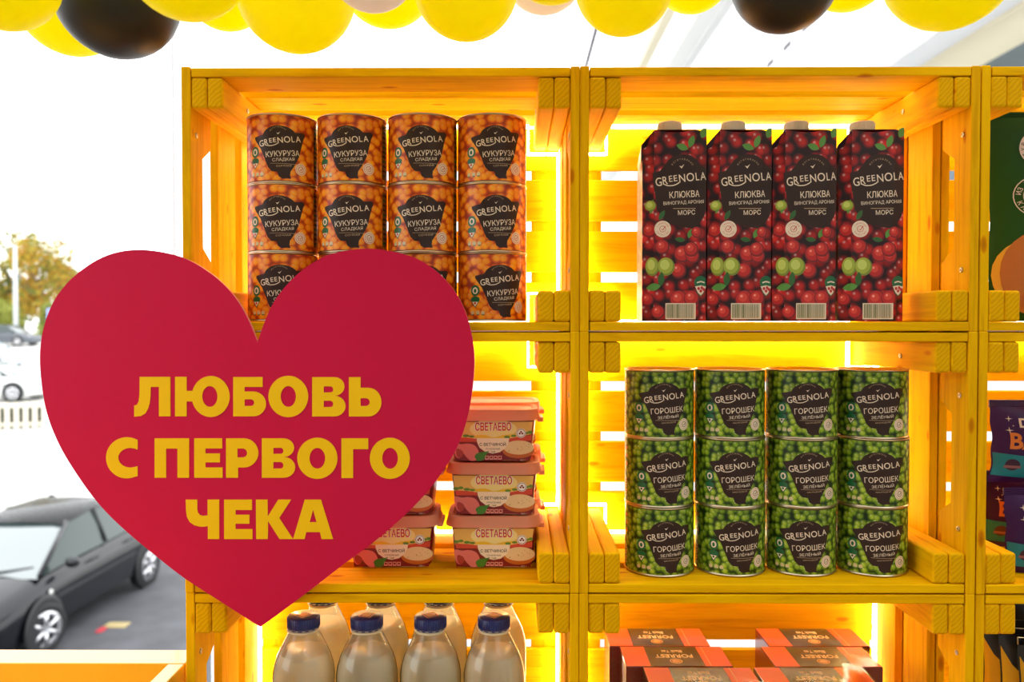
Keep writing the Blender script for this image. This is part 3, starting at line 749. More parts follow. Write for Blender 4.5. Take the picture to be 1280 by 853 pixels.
def make_bottle():
    root = empty('milk_bottle'); R = .0385
    outer = [(0,.001),(.030,.001),(R-.002,.004),(R,.010),(R,.188),(.0368,.199),(.0333,.211),(.0288,.2205),(.0238,.2305),(.0192,.2395),(.0172,.243)]
    bm = bmesh.new(); lathe(bm, outer, 40); obj('bottle_body', bm, PET, root)
    bm = bmesh.new(); ir = [(0,.002)]+[(r-.0012, z+.0005) for r, z in outer[1:7]]+[(.0298,.216)]
    lathe(bm, ir+[(.0292,.2164),(0,.2158)], 40); obj('milk_fill', bm, MILK, root)
    bm = bmesh.new(); lathe(bm, [(.0170,.2425),(.0200,.2425),(.0206,.2438),(.0200,.2452),(.017,.2452)], 36); obj('neck_ring', bm, mat('neck_ring_cream', (.78,.68,.45), .35), root)
    bm = bmesh.new(); lathe(bm, [(.0190,.2460),(.0200,.2462),(.0200,.2478)], 36); 
    for k in range(44):
        a = 2*PI*k/44; tube(bm, (.0199*math.sin(a), -.0199*math.cos(a), .2482), (.0199*math.sin(a), -.0199*math.cos(a), .2598), .0006, n=5)
    lathe(bm, [(.0199,.2480),(.0199,.2598),(.0188,.2615),(0,.2615)], 44)
    cap = obj('cap', bm, mat('navy_cap', srgb(18,38,112), .34, coat=.25), root)
    P = Print(); P.poly([rect(-.0078,-.0078,.0078,.0078), rect(-.0066,-.0066,.0066,.0066)], ORANGE, .0002); P.poly([rect(-.0050,-.0050,.0050,.0050), ], ink('dim_orange_print', 190,110,30), .0002)
    P.build('cap_print', lambda u, v, l: (u*.75-v*.75, u*.75+v*.75, .2615+l), cap)
    P = Print()
    for k in range(14):
        u0 = (k-7)*.0085; P.poly([rect(u0, .2468, u0+.004, .2474)], WHITE, .0003)
    P.build('cap_edge_print', cyl_map(.0200), cap, [i*.002 for i in range(-30, 30)])
    return root
b0 = make_bottle(); zt = shelf(2)
lst = [(379.5,770,1.005,0),(458.5,770,1.005,0),(538,770,1.005,0),(617.5,770,1.005,0),(404,745,1.10,1),(476,745,1.10,1),(549,745,1.10,1),(623,745,1.10,1)]
for i, (px, py, y, b) in enumerate(lst):
    lab = 'milk bottle with navy cap, %s of the %s row' % (['leftmost','second from left','third from left','rightmost'][i % 4], ['front','rear'][b])
    loc = (W(px, py, y).x, y, zt); rz = [.15,.5,-.2,.1,.3,-.3,.6,.2][i]
    if i == 0: b0.location = loc; b0.rotation_euler = (0,0,rz); tag(b0, lab, 'bottle', 'milk bottles')
    else: dup(b0, loc, rz, lab, 'milk bottles')

# ------------------------------------------------------------------ tea boxes
def make_tea(first_h):
    root = empty('tea_box'); w, d, h = .1405, .0650, first_h
    redb = ink('tea_dark_red', 112,14,12, .25, coat=.6); orb = ink('tea_orange', 246,88,2, .4, spec=.25)
    bm = bmesh.new(); box(bm, 0, w, 0, d, 0, h, .0012); obj('box_body', bm, redb, root)
    mp = lambda u, v, l: (u, v, h+l)
    P = Print(); P.poly([rect(.001,.001,w-.001,d-.001)], orb, .0002); P.poly([rect(w*.795,.001,w*.800,d-.001)], ink('gold_line', 240,180,80), .0004); top = P.build('top_panel', mp, root)
    P = Print(); ol = ink('tea_olive_brown', 92,66,12, .25, coat=.7); P.poly([rect(w*.235,.001,w*.745,d-.001)], ol, .0004); band = P.build('centre_band', mp, top) if False else P.build('centre_band', mp, root)
    gold = ink('pale_gold_ink', 250,214,150)
    P = Print(); P.text('FORREST', w*.49, d*.50, w*.36, .0105, gold, .0006, 0, .015, flip=True); P.text('Black Tea', w*.49, d*.74, w*.20, .0078, gold, .0006, 0, .01, flip=True)
    P.poly([ell(w*.49, d*.25, .0085, .0075), ell(w*.49, d*.25, .0068, .006)], ink('gold_ink',214,150,40), .0006); P.poly([ell(w*.49, d*.25, .0056, .0048)], ink('gold_ink',214,150,40), .0006)
    P.build('brand_lettering', mp, root)
    film = WRAP
    bm = bmesh.new(); n = 14; g = [[bm.verts.new((-.0008+(w+.0016)*i/n, -.0008+(d+.0016)*k/6, h+.0014+.0004*math.sin(i*.9+k*.7)*math.sin(PI*k/6))) for i in range(n+1)] for k in range(7)]
    for k in range(6):
        for i in range(n): bm.faces.new((g[k][i], g[k][i+1], g[k+1][i+1], g[k+1][i])).smooth = True
    obj('clear_wrap', bm, film, root, True)
    return root
HB = .0895; t0 = make_tea(HB); zt = shelf(2); first = True
tea = [(.1300,1.104),(.1440,1.0375),(.1650,.9710),(.3520,1.104),(.3390,1.0375),(.3095,.9710)]
for i, (x, y) in enumerate(tea):
    for k in range(2):
        lab = '%s tea box of the %s stack, %s' % (['lower','upper'][k], ['left','right'][i//3], ['at the back','in the middle','at the front'][i % 3])
        lab = 'clear-wrapped orange and brown ' + lab
        loc = (x, y, zt+k*(HB+.003)); rz = math.radians([0,.3,-.3,.4,0,.2][i])
        if first: t0.location = loc; tag(t0, lab, 'box', 'orange tea boxes'); first = False
        else: dup(t0, loc, rz, lab, 'orange tea boxes')

# ------------------------------------------------------------------ bags in the right crates
def pillow_bag(w, h, dth, n=18, m=22, seed=1, lean=0, taper=0):
    r = random.Random(seed); ph = [r.uniform(0, 6) for _ in range(6)]
    def f(u, v, side):                       # u in -1..1, v in 0..1
        e = (1-abs(u)**2.6)*(math.sin(PI*min(1, max(0, v*.94+.03)))**.55)
        wr = .05*math.sin(7*v+ph[0]+u*3)+.04*math.sin(13*u+ph[1]+4*v)
        x = u*w/2*(1-.045*math.sin(PI*v)+.012*math.sin(v*17+ph[2]))
        x *= 1-taper*max(0, (.35-v)/.35)**.7
        y = side*dth/2*e*(1+wr)+lean*v
        return (x, y, v*h)
    return f
def make_bag(name, w, h, dth, front_mats, seed, lean=0, deco=None, taper=0):
    root = empty(name); f = pillow_bag(w, h, dth, seed=seed, lean=lean, taper=taper); n, m = 20, 26
    bm = bmesh.new(); G = {}
    for s in (-1, 1):
        for j in range(m+1):
            for i in range(n+1): G[(s,i,j)] = bm.verts.new(f(-1+2*i/n, j/m, s))
        for j in range(m):
            for i in range(n):
                q = [G[(s,i,j)], G[(s,i+1,j)], G[(s,i+1,j+1)], G[(s,i,j+1)]]
                fc = bm.faces.new(q if s < 0 else q[::-1]); fc.smooth = True
    bmesh.ops.remove_doubles(bm, verts=bm.verts, dist=.0004)
    obj('bag_body', bm, front_mats, root, True)
    bm = bmesh.new()                         # crimped seal
    for j in range(9):
        z = h-.001+j*.0011; box(bm, -w/2, w/2, lean-.0012-(j%2)*.0006, lean+.0012+(j%2)*.0006, z, z+.0009)
    obj('crimped_seal', bm, front_mats, root)
    mp = lambda u, v, l: (lambda p_: (p_[0], p_[1]-.0008-l, p_[2]))(f(u/(w/2), v/h, -1))
    if deco: deco(root, mp, w, h)
    return root
GB = mat('dark_green_foil', srgb(34,78,10), .45, spec=.25); PB = mat('deep_purple_foil', srgb(58,14,74), .4, spec=.3); KB = mat('black_foil', (.012,.012,.018), .3, coat=.3)
def grid_cut(P, w, h, n=16):
    for k in range(1, n):
        g = list(P.bm.verts)+list(P.bm.edges)+list(P.bm.faces); bmesh.ops.bisect_plane(P.bm, geom=g, plane_co=(0, h*k/n, 0), plane_no=(0,1,0))
    return [-w/2+w*k/n for k in range(1, n)]
def green_deco(root, mp, w, h):
    P = Print(); ch = ink('chip_print', 196,112,24); c2 = ink('chip_light_print', 236,176,40)
    P.poly([ell(-w/2+.040, h*.225, .038, .046, 22)], c2, .0002); 
    P.poly([ell(-w/2+.046, h*.235, .036, .052, 22)], ch, .0006); P.poly([ell(-w/2+.10, h*.23, .042, .045, 22)], ink('chip_mid_print', 206,124,30), .001); P.poly([ell(-w/2+.08, h*.12, .045, .035, 22)], ink('chip_low_print', 200,104,22), .0014)
    c = grid_cut(P, w, h); P.build('printed_chips', mp, root, c)
    P = Print(); cx, cy, r = -w/2+.049, h*.60, .027
    P.poly([ell(cx, cy, r), ell(cx, cy, r-.0012)], CREAM, .0006); P.poly([ell(cx, cy, r-.010), ell(cx, cy, r-.011)], CREAM, .0006)
    P.arctext('ИЗ ОТБОРНОГО', cx, cy, r-.0055, 165, 15, .0055, CREAM, .0006, .01); P.arctext('КАРТОФЕЛЯ', cx, cy, r-.0055, 200, 340, .0055, CREAM, .0006, .01)
    P.poly([ell(cx+.002, cy-.002, .0085, .006)], ink('potato_print', 210,160,100), .0008)
    c = grid_cut(P, w, h); P.build('round_seal', mp, root, c)
    P = Print(); cx, cy, r = -w/2+.056, h*.835, .024
    P.poly([ell(cx, cy, r), ell(cx, cy, r-.008)], CREAM, .0006); P.arctext('НАТУРАЛЬНО', cx, cy, r-.004, 240, 60, .0045, DARK, .0008, .01)
    c = grid_cut(P, w, h); P.build('ring_emblem', mp, root, c)
g = make_bag('snack_bag', .21, .262, .07, GB, 4, .01, green_deco)
g.location = (W(1335, 400, 1.035).x, 1.035, shelf(0)+.0); tag(g, 'dark green potato snack bag with printed chips, in the top right crate', 'bag')
def purple_deco(root, mp, w, h):
    P = Print(); te = ink('teal_ink', 16,128,138)
    P.poly([[(-w/2*.985,h*.10),(-w/2*.985,h*.40),(-w*.2,h*.36),(w*.1,h*.33),(w/2*.98,h*.34),(w/2*.98,h*.08),(0,h*.05)]], te, .0004)
    c = grid_cut(P, w, h); band = P.build('teal_band', mp, root, c)
    P = Print(); P.text('СЛИВКИ', -w/2+.064, h*.235, .058, .0085, WHITE, .0008, 0, .01); P.poly([ell(-w/2+.021, h*.25, .008, .0075)], ink('plum_print', 60,20,50), .0008)
    P.poly([rect(-w/2+.012, h*.205, -w/2+.030, h*.24)], ink('badge_rose', 150,90,90), .001)
    c = grid_cut(P, w, h); P.build('flavour_lettering', mp, root, c)
    P = Print(); P.text('BANANA', -w/2+.070, h*.565, .105, .021, ORANGE, .0006, 0, .03); c = grid_cut(P, w, h); P.build('product_lettering', mp, root, c)
    P = Print(); P.text('Donut', -w/2+.052, h*.80, .045, .012, CREAM, .0006, 0, .03)
    c = grid_cut(P, w, h); P.build('brand_lettering', mp, root, c)
    P = Print()
    for (x, y, s) in ((.019,.85,.004),(.018,.70,.0045),(.023,.76,.0015),(.10,.9,.003)):
        P.poly([[(-w/2+x-s,h*y),(-w/2+x-s*.15,h*y+s*.15),(-w/2+x,h*y+s),(-w/2+x+s*.15,h*y+s*.15),(-w/2+x+s,h*y),(-w/2+x+s*.15,h*y-s*.15),(-w/2+x,h*y-s),(-w/2+x-s*.15,h*y-s*.15)]], CREAM, .0006)
    c = grid_cut(P, w, h); P.build('printed_sparkles', mp, root, c)['kind'] = 'stuff'
pb = make_bag('sweet_bag', .17, .098, .05, PB, 8, .0, purple_deco)
zt = shelf(1)
pb.location = (W(1336, 700, 1.01).x, 1.01, zt); pb.rotation_euler = (0,0,.02); tag(pb, 'purple sweet bag with teal band, lower of the two in the right crate', 'bag', 'purple sweet bags')
dup(pb, (W(1322, 600, 1.03).x, 1.035, zt+.1085), -.03, 'purple sweet bag with teal band, upper of the two in the right crate', 'purple sweet bags')
dup(pb, (W(1305, 600, 1.12).x, 1.125, zt), -.04, 'purple sweet bag standing furthest back behind the two stacked ones', 'purple sweet bags')
def black_deco(root, mp, w, h):
    P = Print(); ye = ink('bag_yellow', 246,204,10)
    P.poly([[(-w/2*.97,.004),(-w/2*.97,h*.93),(-w*.38,h*.82),(-w*.2,h*.72),(0,h*.66),(w/2*.97,h*.62),(w/2*.97,.004)]], ye, .0005)
    c = grid_cut(P, w, h); P.build('yellow_panel', mp, root, c)
    P = Print(); P.text('ЧИПСЫ', -w*.28, h*.42, .05, .014, BLACK, .0009, 65, .03); P.poly([ell(-w*.02, h*.34, .009), ell(-w*.02, h*.34, .0075)], BLACK, .0009); P.poly([ell(-w*.02, h*.34, .004)], BLACK, .0009)
    c = grid_cut(P, w, h); P.build('brand_lettering', mp, root, c)
kb = make_bag('nut_bag', .11, .213, .026, KB, 5, .004, black_deco, .25)
zt = shelf(2)
for i, lab in enumerate(('black and yellow bag nearest the post in the bottom right crate', 'black and yellow bag second from the post in the bottom right crate', 'black and yellow bag third from the post in the bottom right crate', 'black and yellow bag at the front in the bottom right crate', 'tall black bag standing behind the other yellow-printed bags, bottom right')):
    loc = (.700+.004*i, 1.094-.034*i, zt) if i < 4 else (.752, 1.150, zt)
    if i == 0: kb.location = loc; kb.rotation_euler = (0,0,-.16); tag(kb, lab, 'bag', 'black and yellow bags')
    else:
        o = dup(kb, loc, -.16+.01*i if i < 4 else -.05, lab, 'black and yellow bags')
        if i == 4: o.scale = (1, 1, 1.2)

# ------------------------------------------------------------------ heart sign
YH = .9565
heart = empty('heart_sign', tuple(W(322, 785, YH-.006)), 0, 'large crimson heart sign with yellow Russian lettering hung on the crates', 'sign')
hp = heart.location.copy()
def hw(px, py): q = W(px, py, YH-.006); return (q.x-hp.x, q.z-hp.z)
left = catmull([(322,428),(309,397),(290,367),(262,341),(225,321),(177,312.5),(135,319),(98,341),(70,372),(54,412),(50,455),(57,510),(74,556),(100,599),(126,633),(155,662),(192,693),(229,722),(275,752),(325.5,784.5)], 6)
right = catmull([(325.5,784.5),(380,744),(430.6,705),(467,678),(500,650),(528,622),(551,593),(572,558),(586,515),(593,458),(589,415),(575,375),(552,345),(522,324),(485,313.5),(448,311.5),(408,320),(374,341),(346,372),(331,402),(322,428)], 6)
out = [hw(*p_) for p_ in left[:-1]+right[:-1]]
pts, tr = tess([out])
crim = mat('crimson_board', srgb(202,12,62), .5, spec=.2); edge = mat('pink_cut_edge', srgb(235,150,130), .5)
def prism(contours, y0, y1, m, name, parent, side=None, bev=0):
    bm = bmesh.new()
    pts, tr = tess(contours)
    A = [bm.verts.new((x, y0, z)) for x, z in pts]; B = [bm.verts.new((x, y1, z)) for x, z in pts]
    for t_ in tr:
        for vs, up in ((A, 0), (B, 1)):
            try: bm.faces.new([vs[i] for i in t_])
            except ValueError: pass
    off = 0
    for c in contours:
        n = len(c)
        for i in range(n):
            f = bm.faces.new((A[off+i], A[off+(i+1)%n], B[off+(i+1)%n], B[off+i])); f.material_index = 1 if side else 0
        off += n
    bmesh.ops.recalc_face_normals(bm, faces=bm.faces)
    return obj(name, bm, [m, side] if side else m, parent)
prism([out], 0, .0052, crim, 'board', heart, edge)
LY = ink('sign_yellow', 246,196,4, .5, spec=.2)
def A_(*a, **k): return arc(*a, **k)
def G(s, ox, oy, pieces):
    return [[[hw(ox+x/s, oy+y/s) for x, y in c] for c in pc] for pc in pieces]
s1, s2 = 7.53, 6.095
def glyphV(x0, y0, y1, xm, xu, xl, yw, st, h1, h2, hx):   # В
    up = [(x0,y0)]+arc(xm, (y0+yw)/2, xu-xm, (yw-y0)/2, -90, 90, 10)+[(x0,yw)]
    lo = [(x0,yw)]+arc(xm, (yw+y1)/2, xl-xm, (y1-yw)/2, -90, 90, 10)+[(x0,y1)]
    ho = lambda a, b: [(st,a)]+arc(hx-(b-a)/2*.9, (a+b)/2, (b-a)/2*.9, (b-a)/2, -90, 90, 8)+[(st,b)]
    return [[up, ho(*h1)], [lo, ho(*h2)]]
L1a = [ # Л
 ([[[(112,85),(400,85),(400,457),(293,457),(293,180),(215,180),(213,270),(205,335),(190,385),(165,430),(120,455),(60,460),(60,355),(85,348),(102,318),(110,255)]]], s1, 160, 460),
 # Ю
 ([[rect(445,85,553,457)], [rect(550,217,625,317)], [ell(780,270,178,193,40), ell(772,270,72,98,30)]], s1, 160, 460),
 # Б
 ([[[(992,87),(1268,87),(1268,180),(1098,180),(1098,223)]+arc(1180,340,120,117,-90,90,14)+[(992,457)], [(1098,297)]+arc(1155,328,34,32,-90,90,8)+[(1098,360)]]], s1, 160, 460),
 ([[ell(305,270,187,195,40), ell(305,270,72,98,30)]], s1, 320, 460),
 (glyphV(530,88,458,740,834,844,263,638,(175,232),(310,370),728), s1, 320, 460),
 ([[[(875,88),(985,88),(985,188)]+arc(1060,323,121,135,-90,90,14)+[(875,458)], [(985,287)]+arc(1034,323,37,37,-90,90,8)+[(985,360)]]], s1, 320, 460)]
def Cg():
    o = arc(235,198,157,157,-58,-302,26); o[0] = (318,62); o[-1] = (318,338)
    i = arc(262,198,92,75,302-360+0,58-360*0,2)
    inn = [(318,262)]+[(262+92*math.cos(math.radians(a)), 198+75*math.sin(math.radians(a))) for a in range(70, 291, 20)]+[(318,135)]
    return [[o+inn]]
def Eg(x0, x1, xm, xs, y): return [[[(x0,y[0]),(x1,y[0]),(x1,y[1]),(xs,y[1]),(xs,y[2]),(xm,y[2]),(xm,y[3]),(xs,y[3]),(xs,y[4]),(x1+3,y[4]),(x1+3,y[5]),(x0,y[5])]]]
L2 = [(Cg(), s2, 120, 540), ([[[(448,50),(710,50),(710,350),(622,350),(622,128),(535,128),(535,350),(448,350)]]], s2, 120, 540),
 (Eg(750,962,945,835,(50,127,165,233,272,350)), s2, 120, 540),
 ([[[(992,50)]+arc(1128,161,110,111,-90,90,14)+[(1083,272),(1083,350),(992,350)], [(1078,127)]+arc(1119,161,34,34,-90,90,8)+[(1078,195)]]], s2, 120, 540),
 (glyphV(46,50,350,212,291,300,192,133,(122,168),(230,280),210), s2, 320, 540),
 ([[ell(468,202,153,157,40), ell(468,202,60,79,30)]], s2, 320, 540),
 ([[[(652,50),(855,50),(855,132),(740,132),(740,352),(652,352)]]], s2, 320, 540),
 ([[ell(1020,202,152,157,40), ell(1022,202,60,80,30)]], s2, 320, 540)]
L3 = [([[[(75,60),(163,60),(163,135),(168,160),(185,178),(205,184),(242,180),(242,60),(330,60),(330,360),(244,360),(244,262),(215,266),(185,266),(140,255),(105,230),(84,190),(77,140)]]], s2, 220, 615),
 (Eg(368,580,560,455,(60,138,175,243,285,360)), s2, 220, 615),
 ([[[(610,60),(698,60),(700,188),(780,60),(878,60),(787,200),(892,360),(790,360),(702,222),(700,360),(612,360)]]], s2, 220, 615),
 ([[[(982,60),(1105,60),(1197,360),(1110,360),(1098,307),(993,307),(980,360),(893,360)], [(1045,135),(1072,232),(1018,232)]]], s2, 220, 615)]
for gl in L1a+L2+L3:
    pcs, s, ox, oy = gl; bmj = bmesh.new(); o = None
    objs = [prism(pc, -.0006-.00004*k, .0001, LY, 'letter', heart) for k, pc in enumerate(G(s, ox, oy, pcs))]
    if len(objs) > 1:                        # merge the strokes of one letter into one mesh
        for q in objs: bmj.from_mesh(q.data)
        for q in objs[1:]: bpy.data.objects.remove(q)
        bmj.to_mesh(objs[0].data)
    bmj.free()

# ------------------------------------------------------------------ balloons
def balloon_mat(name, c, tr):
    m = translucent(name, c, tr, .42); m.node_tree.nodes['Principled BSDF'].inputs['Specular IOR Level'].default_value = .25; return m
YB = balloon_mat('yellow_latex', (.99,.90,.0), .62); KBm = mat('black_latex', (.022,.019,.014), .45, spec=.35); WB = balloon_mat('white_latex', (.92,.84,.80), .5)
bl = [(4,-31,66,'y',.72),(90,2,65,'y',.95),(147,-4,74,'k',.84),(232,-55,77,'y',.72),(282,-15,51,'y',.98),(370,-10,73,'y',.88),(465,-45,57,'w',.80),(484,-28,60,'y',.97),(582,-17,65,'y',.87),(680,-37,52,'w',.93),(690,-54,56,'y',.79),(780,-19,61,'y',.87),(866,-35,49,'y',.97),(981,-28,66,'k',.84),(1060,-45,56,'y',.96),(1187,-47,80,'y',.84)]
desc = ['yellow balloon in the top left corner, overlapping its neighbour','bright yellow balloon tucked behind the left black balloon','big black balloon left of the crates','large yellow balloon just right of the left black balloon','small yellow balloon peeping below, between two larger ones, left of centre','large yellow balloon hanging above the corn cans','white balloon in front of a yellow one above the corn cans','yellow balloon behind the front white balloon','round yellow balloon left of the rear white balloon','pale white balloon above the middle post','yellow balloon tip overlapping the rear white balloon','round yellow balloon right of the middle post','small yellow balloon between the roof beams','black balloon above the juice cartons','yellow balloon sliver right of the right black balloon','large yellow balloon at the right end of the garland']
zc = W(640, -75, .9).z
for i, (px, py, r, cc, y) in enumerate(bl):
    c = W(px, py, y); R = r/F*y; t = empty('balloon', (c.x, y, c.z), 0, desc[i], 'balloon', 'balloon garland')
    bm = bmesh.new(); prof = []
    for k in range(21):
        a = PI*k/20; z = -math.cos(a); rr = math.sin(a)
        if z > 0: z *= 1.18; rr *= (1-.10*z)
        prof.append((rr*R if 0 < k < 20 else 0, z*R))
    lathe(bm, prof, 40); m = {'y': YB, 'k': KBm, 'w': WB}[cc]; obj('balloon_body', bm, m, t)
    bm = bmesh.new(); lathe(bm, [(.002,R*1.16),(.003,R*1.18+.002),(.0022,R*1.18+.004),(.006,R*1.18+.010),(0,R*1.18+.009)], 14); obj('knot', bm, m, t)
cu = bmesh.new(); tube(cu, (-.85, .9, CZ+.56), (.75, .9, CZ+.56), .0012, n=6)
tag(obj('garland_cord', cu, ink('cord_white', 230,230,225)), 'thin cord carrying the balloon garland, above the frame', 'cord')

# ------------------------------------------------------------------ open wooden trough at lower left
pz = W(120, 829.5, .98); xr = W(231, 829, .98).x; xi = W(210.5, 829, .98).x
zb = ctop; hz = pz.z-zb
t = empty('wooden_trough', (xr-.5, .98, zb), 0, 'yellow open wooden box whose rim crosses the lower left corner', 'box')
ox = xr-.5
def tb(name, x0, x1, y0, y1, z0=0, z1=hz):
    bm = bmesh.new(); box(bm, x0-ox, x1-ox, y0-.98, y1-.98, z0, z1, .0015); obj(name, bm, TW, t)
TW = plain('yellow_painted_board', (.84,.44,.02), .28, .06, 12, .1); TW.node_tree.nodes['Principled BSDF'].inputs['Coat Weight'].default_value = .8
tb('back_board', xr-1.0, xr, .98, 1.022); tb('side_board', xi, xr, .45, .979); tb('side_board', xr-1.0, xr-.98, .45, .979); tb('front_board', xr-.979, xi-.001, .45, .47); tb('base_board', xr-.979, xi-.001, .471, .979, .0, .012)

# ------------------------------------------------------------------ cars
GLASS = mat('car_glass', (.07,.10,.10), .04, 0, 1.0); GLASS.node_tree.nodes['Principled BSDF'].inputs['IOR'].default_value = 2.1; SIDEGLASS = mat('side_glass', (.05,.07,.065), .05, 0, .5); TYRE = mat('tyre_rubber', (.015,.015,.016), .7); ALLOY = mat('alloy', (.75,.75,.77), .25, .9)
def make_car(name, paint, steer=0, flat=False):
    root = empty(name); pm = paint
    trim = mat('black_plastic', (.02,.02,.022), .5)
    st = [(0,.38,.58,.62),(.07,.24,.68,.74),(.25,.20,.75,.81),(.7,.19,.84,.85),(1.1,.19,.93,.865),(1.5,.19,.96,.87),(2.2,.19,.97,.875),(3.0,.19,.99,.875),(3.6,.20,1.0,.86),(4.0,.22,.98,.83),(4.18,.28,.90,.78),(4.24,.40,.75,.70)]
    rings = []
    for x, z0, z1, hw_ in st:
        h = z1-z0
        half = [(hw_*.80, z0), (hw_*.97, z0+h*.12), (hw_, z0+h*.40), (hw_*1.0, z0+h*.62), (hw_*.97, z0+h*.80), (hw_*.90, z0+h*.93), (hw_*.72, z1), (hw_*.35, z1+.018)]
        rings.append([(y, x, z) for y, z in half]+[(-y, x, z) for y, z in half[::-1]])
    bm = bmesh.new(); loft(bm, rings)
    bmesh.ops.recalc_face_normals(bm, faces=bm.faces); obj('car_body', bm, pm, root, True)
    gh = [(.95,.90,.90,.74,.74),(1.35,.93,1.17,.76,.68),(1.80,.95,1.42,.77,.60),(2.3,.95,1.465,.77,.60),(3.0,.96,1.45,.77,.59),(3.5,.97,1.33,.76,.60),(3.85,.97,1.08,.74,.66),(4.0,.96,.97,.72,.70)]
    rings = [[(a, x, z0),(a+(b-a)*.5, x, z0+(z1-z0)*.55),(b, x, z1-.03*(z1>1.0)),(b*.8, x, z1),(-b*.8, x, z1),(-b, x, z1-.03*(z1>1.0)),(-a-(b-a)*.5, x, z0+(z1-z0)*.55),(-a, x, z0)] for x, z0, z1, a, b in gh]
    bm = bmesh.new(); loft(bm, rings); bmesh.ops.recalc_face_normals(bm, faces=bm.faces)
    for f in bm.faces: f.material_index = 0 if abs(f.normal.x) < .5 else 1
    obj('car_windows', bm, [GLASS, SIDEGLASS], root, True)
    bm = bmesh.new(); rr = [(1.72,1.40,.60),(1.82,1.437,.615),(2.3,1.48,.615),(3.0,1.465,.605),(3.45,1.36,.61),(3.55,1.32,.60)]
    loft(bm, [[(-b, x, z-.045),(-b*.85, x, z),(0, x, z+.012),(b*.85, x, z),(b, x, z-.045)] for x, z, b in rr], closed=False, cap=False)
    bmesh.ops.solidify(bm, geom=bm.faces[:], thickness=.02); obj('roof', bm, pm, root, True)
    for s in (-1, 1):
        for (p0, p1, r) in (((s*.745,.98,.92),(s*.615,1.78,1.41),.030),((s*.775,2.45,.97),(s*.61,2.42,1.45),.028),((s*.76,3.65,.98),(s*.60,3.40,1.38),.055)):
            bm = bmesh.new(); tube(bm, p0, p1, r, n=8); obj('window_pillar', bm, pm if r != .028 else trim, root)
        bm = bmesh.new(); vs = [(0,0,0)]; lathe(bm, [(0,-.06),(.06,-.05),(.085,0),(.07,.05),(0,.06)], 14)
        for v in bm.verts: v.co = Vector((v.co.x*1.1, v.co.y*.9, v.co.z*1.0))
        obj('wing_mirror', bm, pm, root, loc=(s*.96, 1.33, 1.0)); 
        bm = bmesh.new(); lathe(bm, [(0,-.05),(.1,-.04),(.13,0),(.08,.05),(0,.06)], 16); obj('headlamp', bm, mat('headlamp_glass', (.8,.82,.85), .1, .4), root, loc=(s*.62, .20, .66), rot=(.5,0,s*.5))
        for k, y in enumerate((.88, 3.48)):
            bm = bmesh.new(); lathe(bm, [(0,0),(.385,0),(.385,.012),(.33,.016),(0,.016)], 32)
            o = obj('wheel_arch', bm, trim, root, loc=(s*.868, y, .34), rot=(0, s*PI/2, 0))
            bm = bmesh.new(); lathe(bm, [(0,-.10),(.22,-.10),(.29,-.095),(.31,-.07),(.31,.07),(.29,.095),(.225,.10),(.215,.07),(0,.05)], 36)
            wh = obj('tyre', bm, TYRE, root, loc=(s*.80 if k == 1 else s*.82, y, .311), rot=(0, s*PI/2, (-steer if k == 0 else 0)))
            bm = bmesh.new(); lathe(bm, [(.17,.085),(.222,.101),(.222,.085)], 32); lathe(bm, [(0,.098),(.05,.10),(.06,.08)], 16)
            for q in range(6):
                a = 2*PI*q/6; tube(bm, (.03*math.cos(a), .03*math.sin(a), .09), (.20*math.cos(a), .20*math.sin(a), .09), .026, .034, 6)
            obj('wheel_rim', bm, ALLOY, wh)
        bm = bmesh.new(); box(bm, -.01, .01, -1.0, .95, -.02, .02, .005); obj('side_moulding', bm, trim, root, loc=(s*.878, 2.15, .62))
        for y in (2.0, 2.95):
            bm = bmesh.new(); box(bm, -.012, .012, -.09, .09, -.015, .015, .006); obj('door_handle', bm, pm, root, loc=(s*.872, y, .86))
        bm = bmesh.new(); lathe(bm, [(0,0),(.035,0),(.03,.012),(0,.015)], 14); obj('side_indicator', bm, mat('indicator_clear', (.85,.85,.8), .2), root, loc=(s*.868, 1.02, .72), rot=(0, s*PI/2, 0))
    bm = bmesh.new(); box(bm, -.5, .5, -.02, .04, .34, .50, .02); obj('grille', bm, trim, root, loc=(0,.05,0))
    bm = bmesh.new(); tube(bm, (-.55, .98, .945), (.1, 1.12, 1.0), .012, n=6); tube(bm, (.05, .98, .945), (.6, 1.10, 1.0), .012, n=6); obj('wiper', bm, trim, root)
    return root
paint_d = mat('charcoal_metallic_paint', (.006,.006,.009), .22, .0, .2, coat=.6)
car = make_car('car', paint_d, .30); fx = W(55, 820, 10.34)
car.location = (fx.x-.87*1.06, 10.34-.88*1.06, 0); car.scale = (1.06,)*3; car.rotation_euler = (0,0,-.03)
tag(car, 'dark charcoal hatchback parked outside, left of the heart sign', 'car')
paint_s = mat('silver_paint', (.45,.5,.56), .3, .3, coat=.8); paint_w = mat('white_paint', (.85,.85,.84), .3, coat=.8)
def place_car(paint, px, Y, rz, lab, sc=1.0):
    c = make_car('car', paint); q = W(px, 500, Y); c.location = (q.x, Y, ground_z(Y)); c.rotation_euler = (0,0,rz); c.scale = (sc,)*3; return tag(c, lab, 'car')
place_car(mat('dark_silver_paint', (.10,.11,.13), .35, .1, coat=.3), 48, 56, PI/2, 'small dark-windowed silver car farthest away under the trees')
place_car(mat('pale_blue_paint', (.62,.72,.80), .2, .2, coat=.8), 28, 42, PI/2, 'pale blue car at the left edge, between the trees and fence')
place_car(paint_w, 62, 30, PI/2+.1, 'white car with a dark side line just behind the white fence')
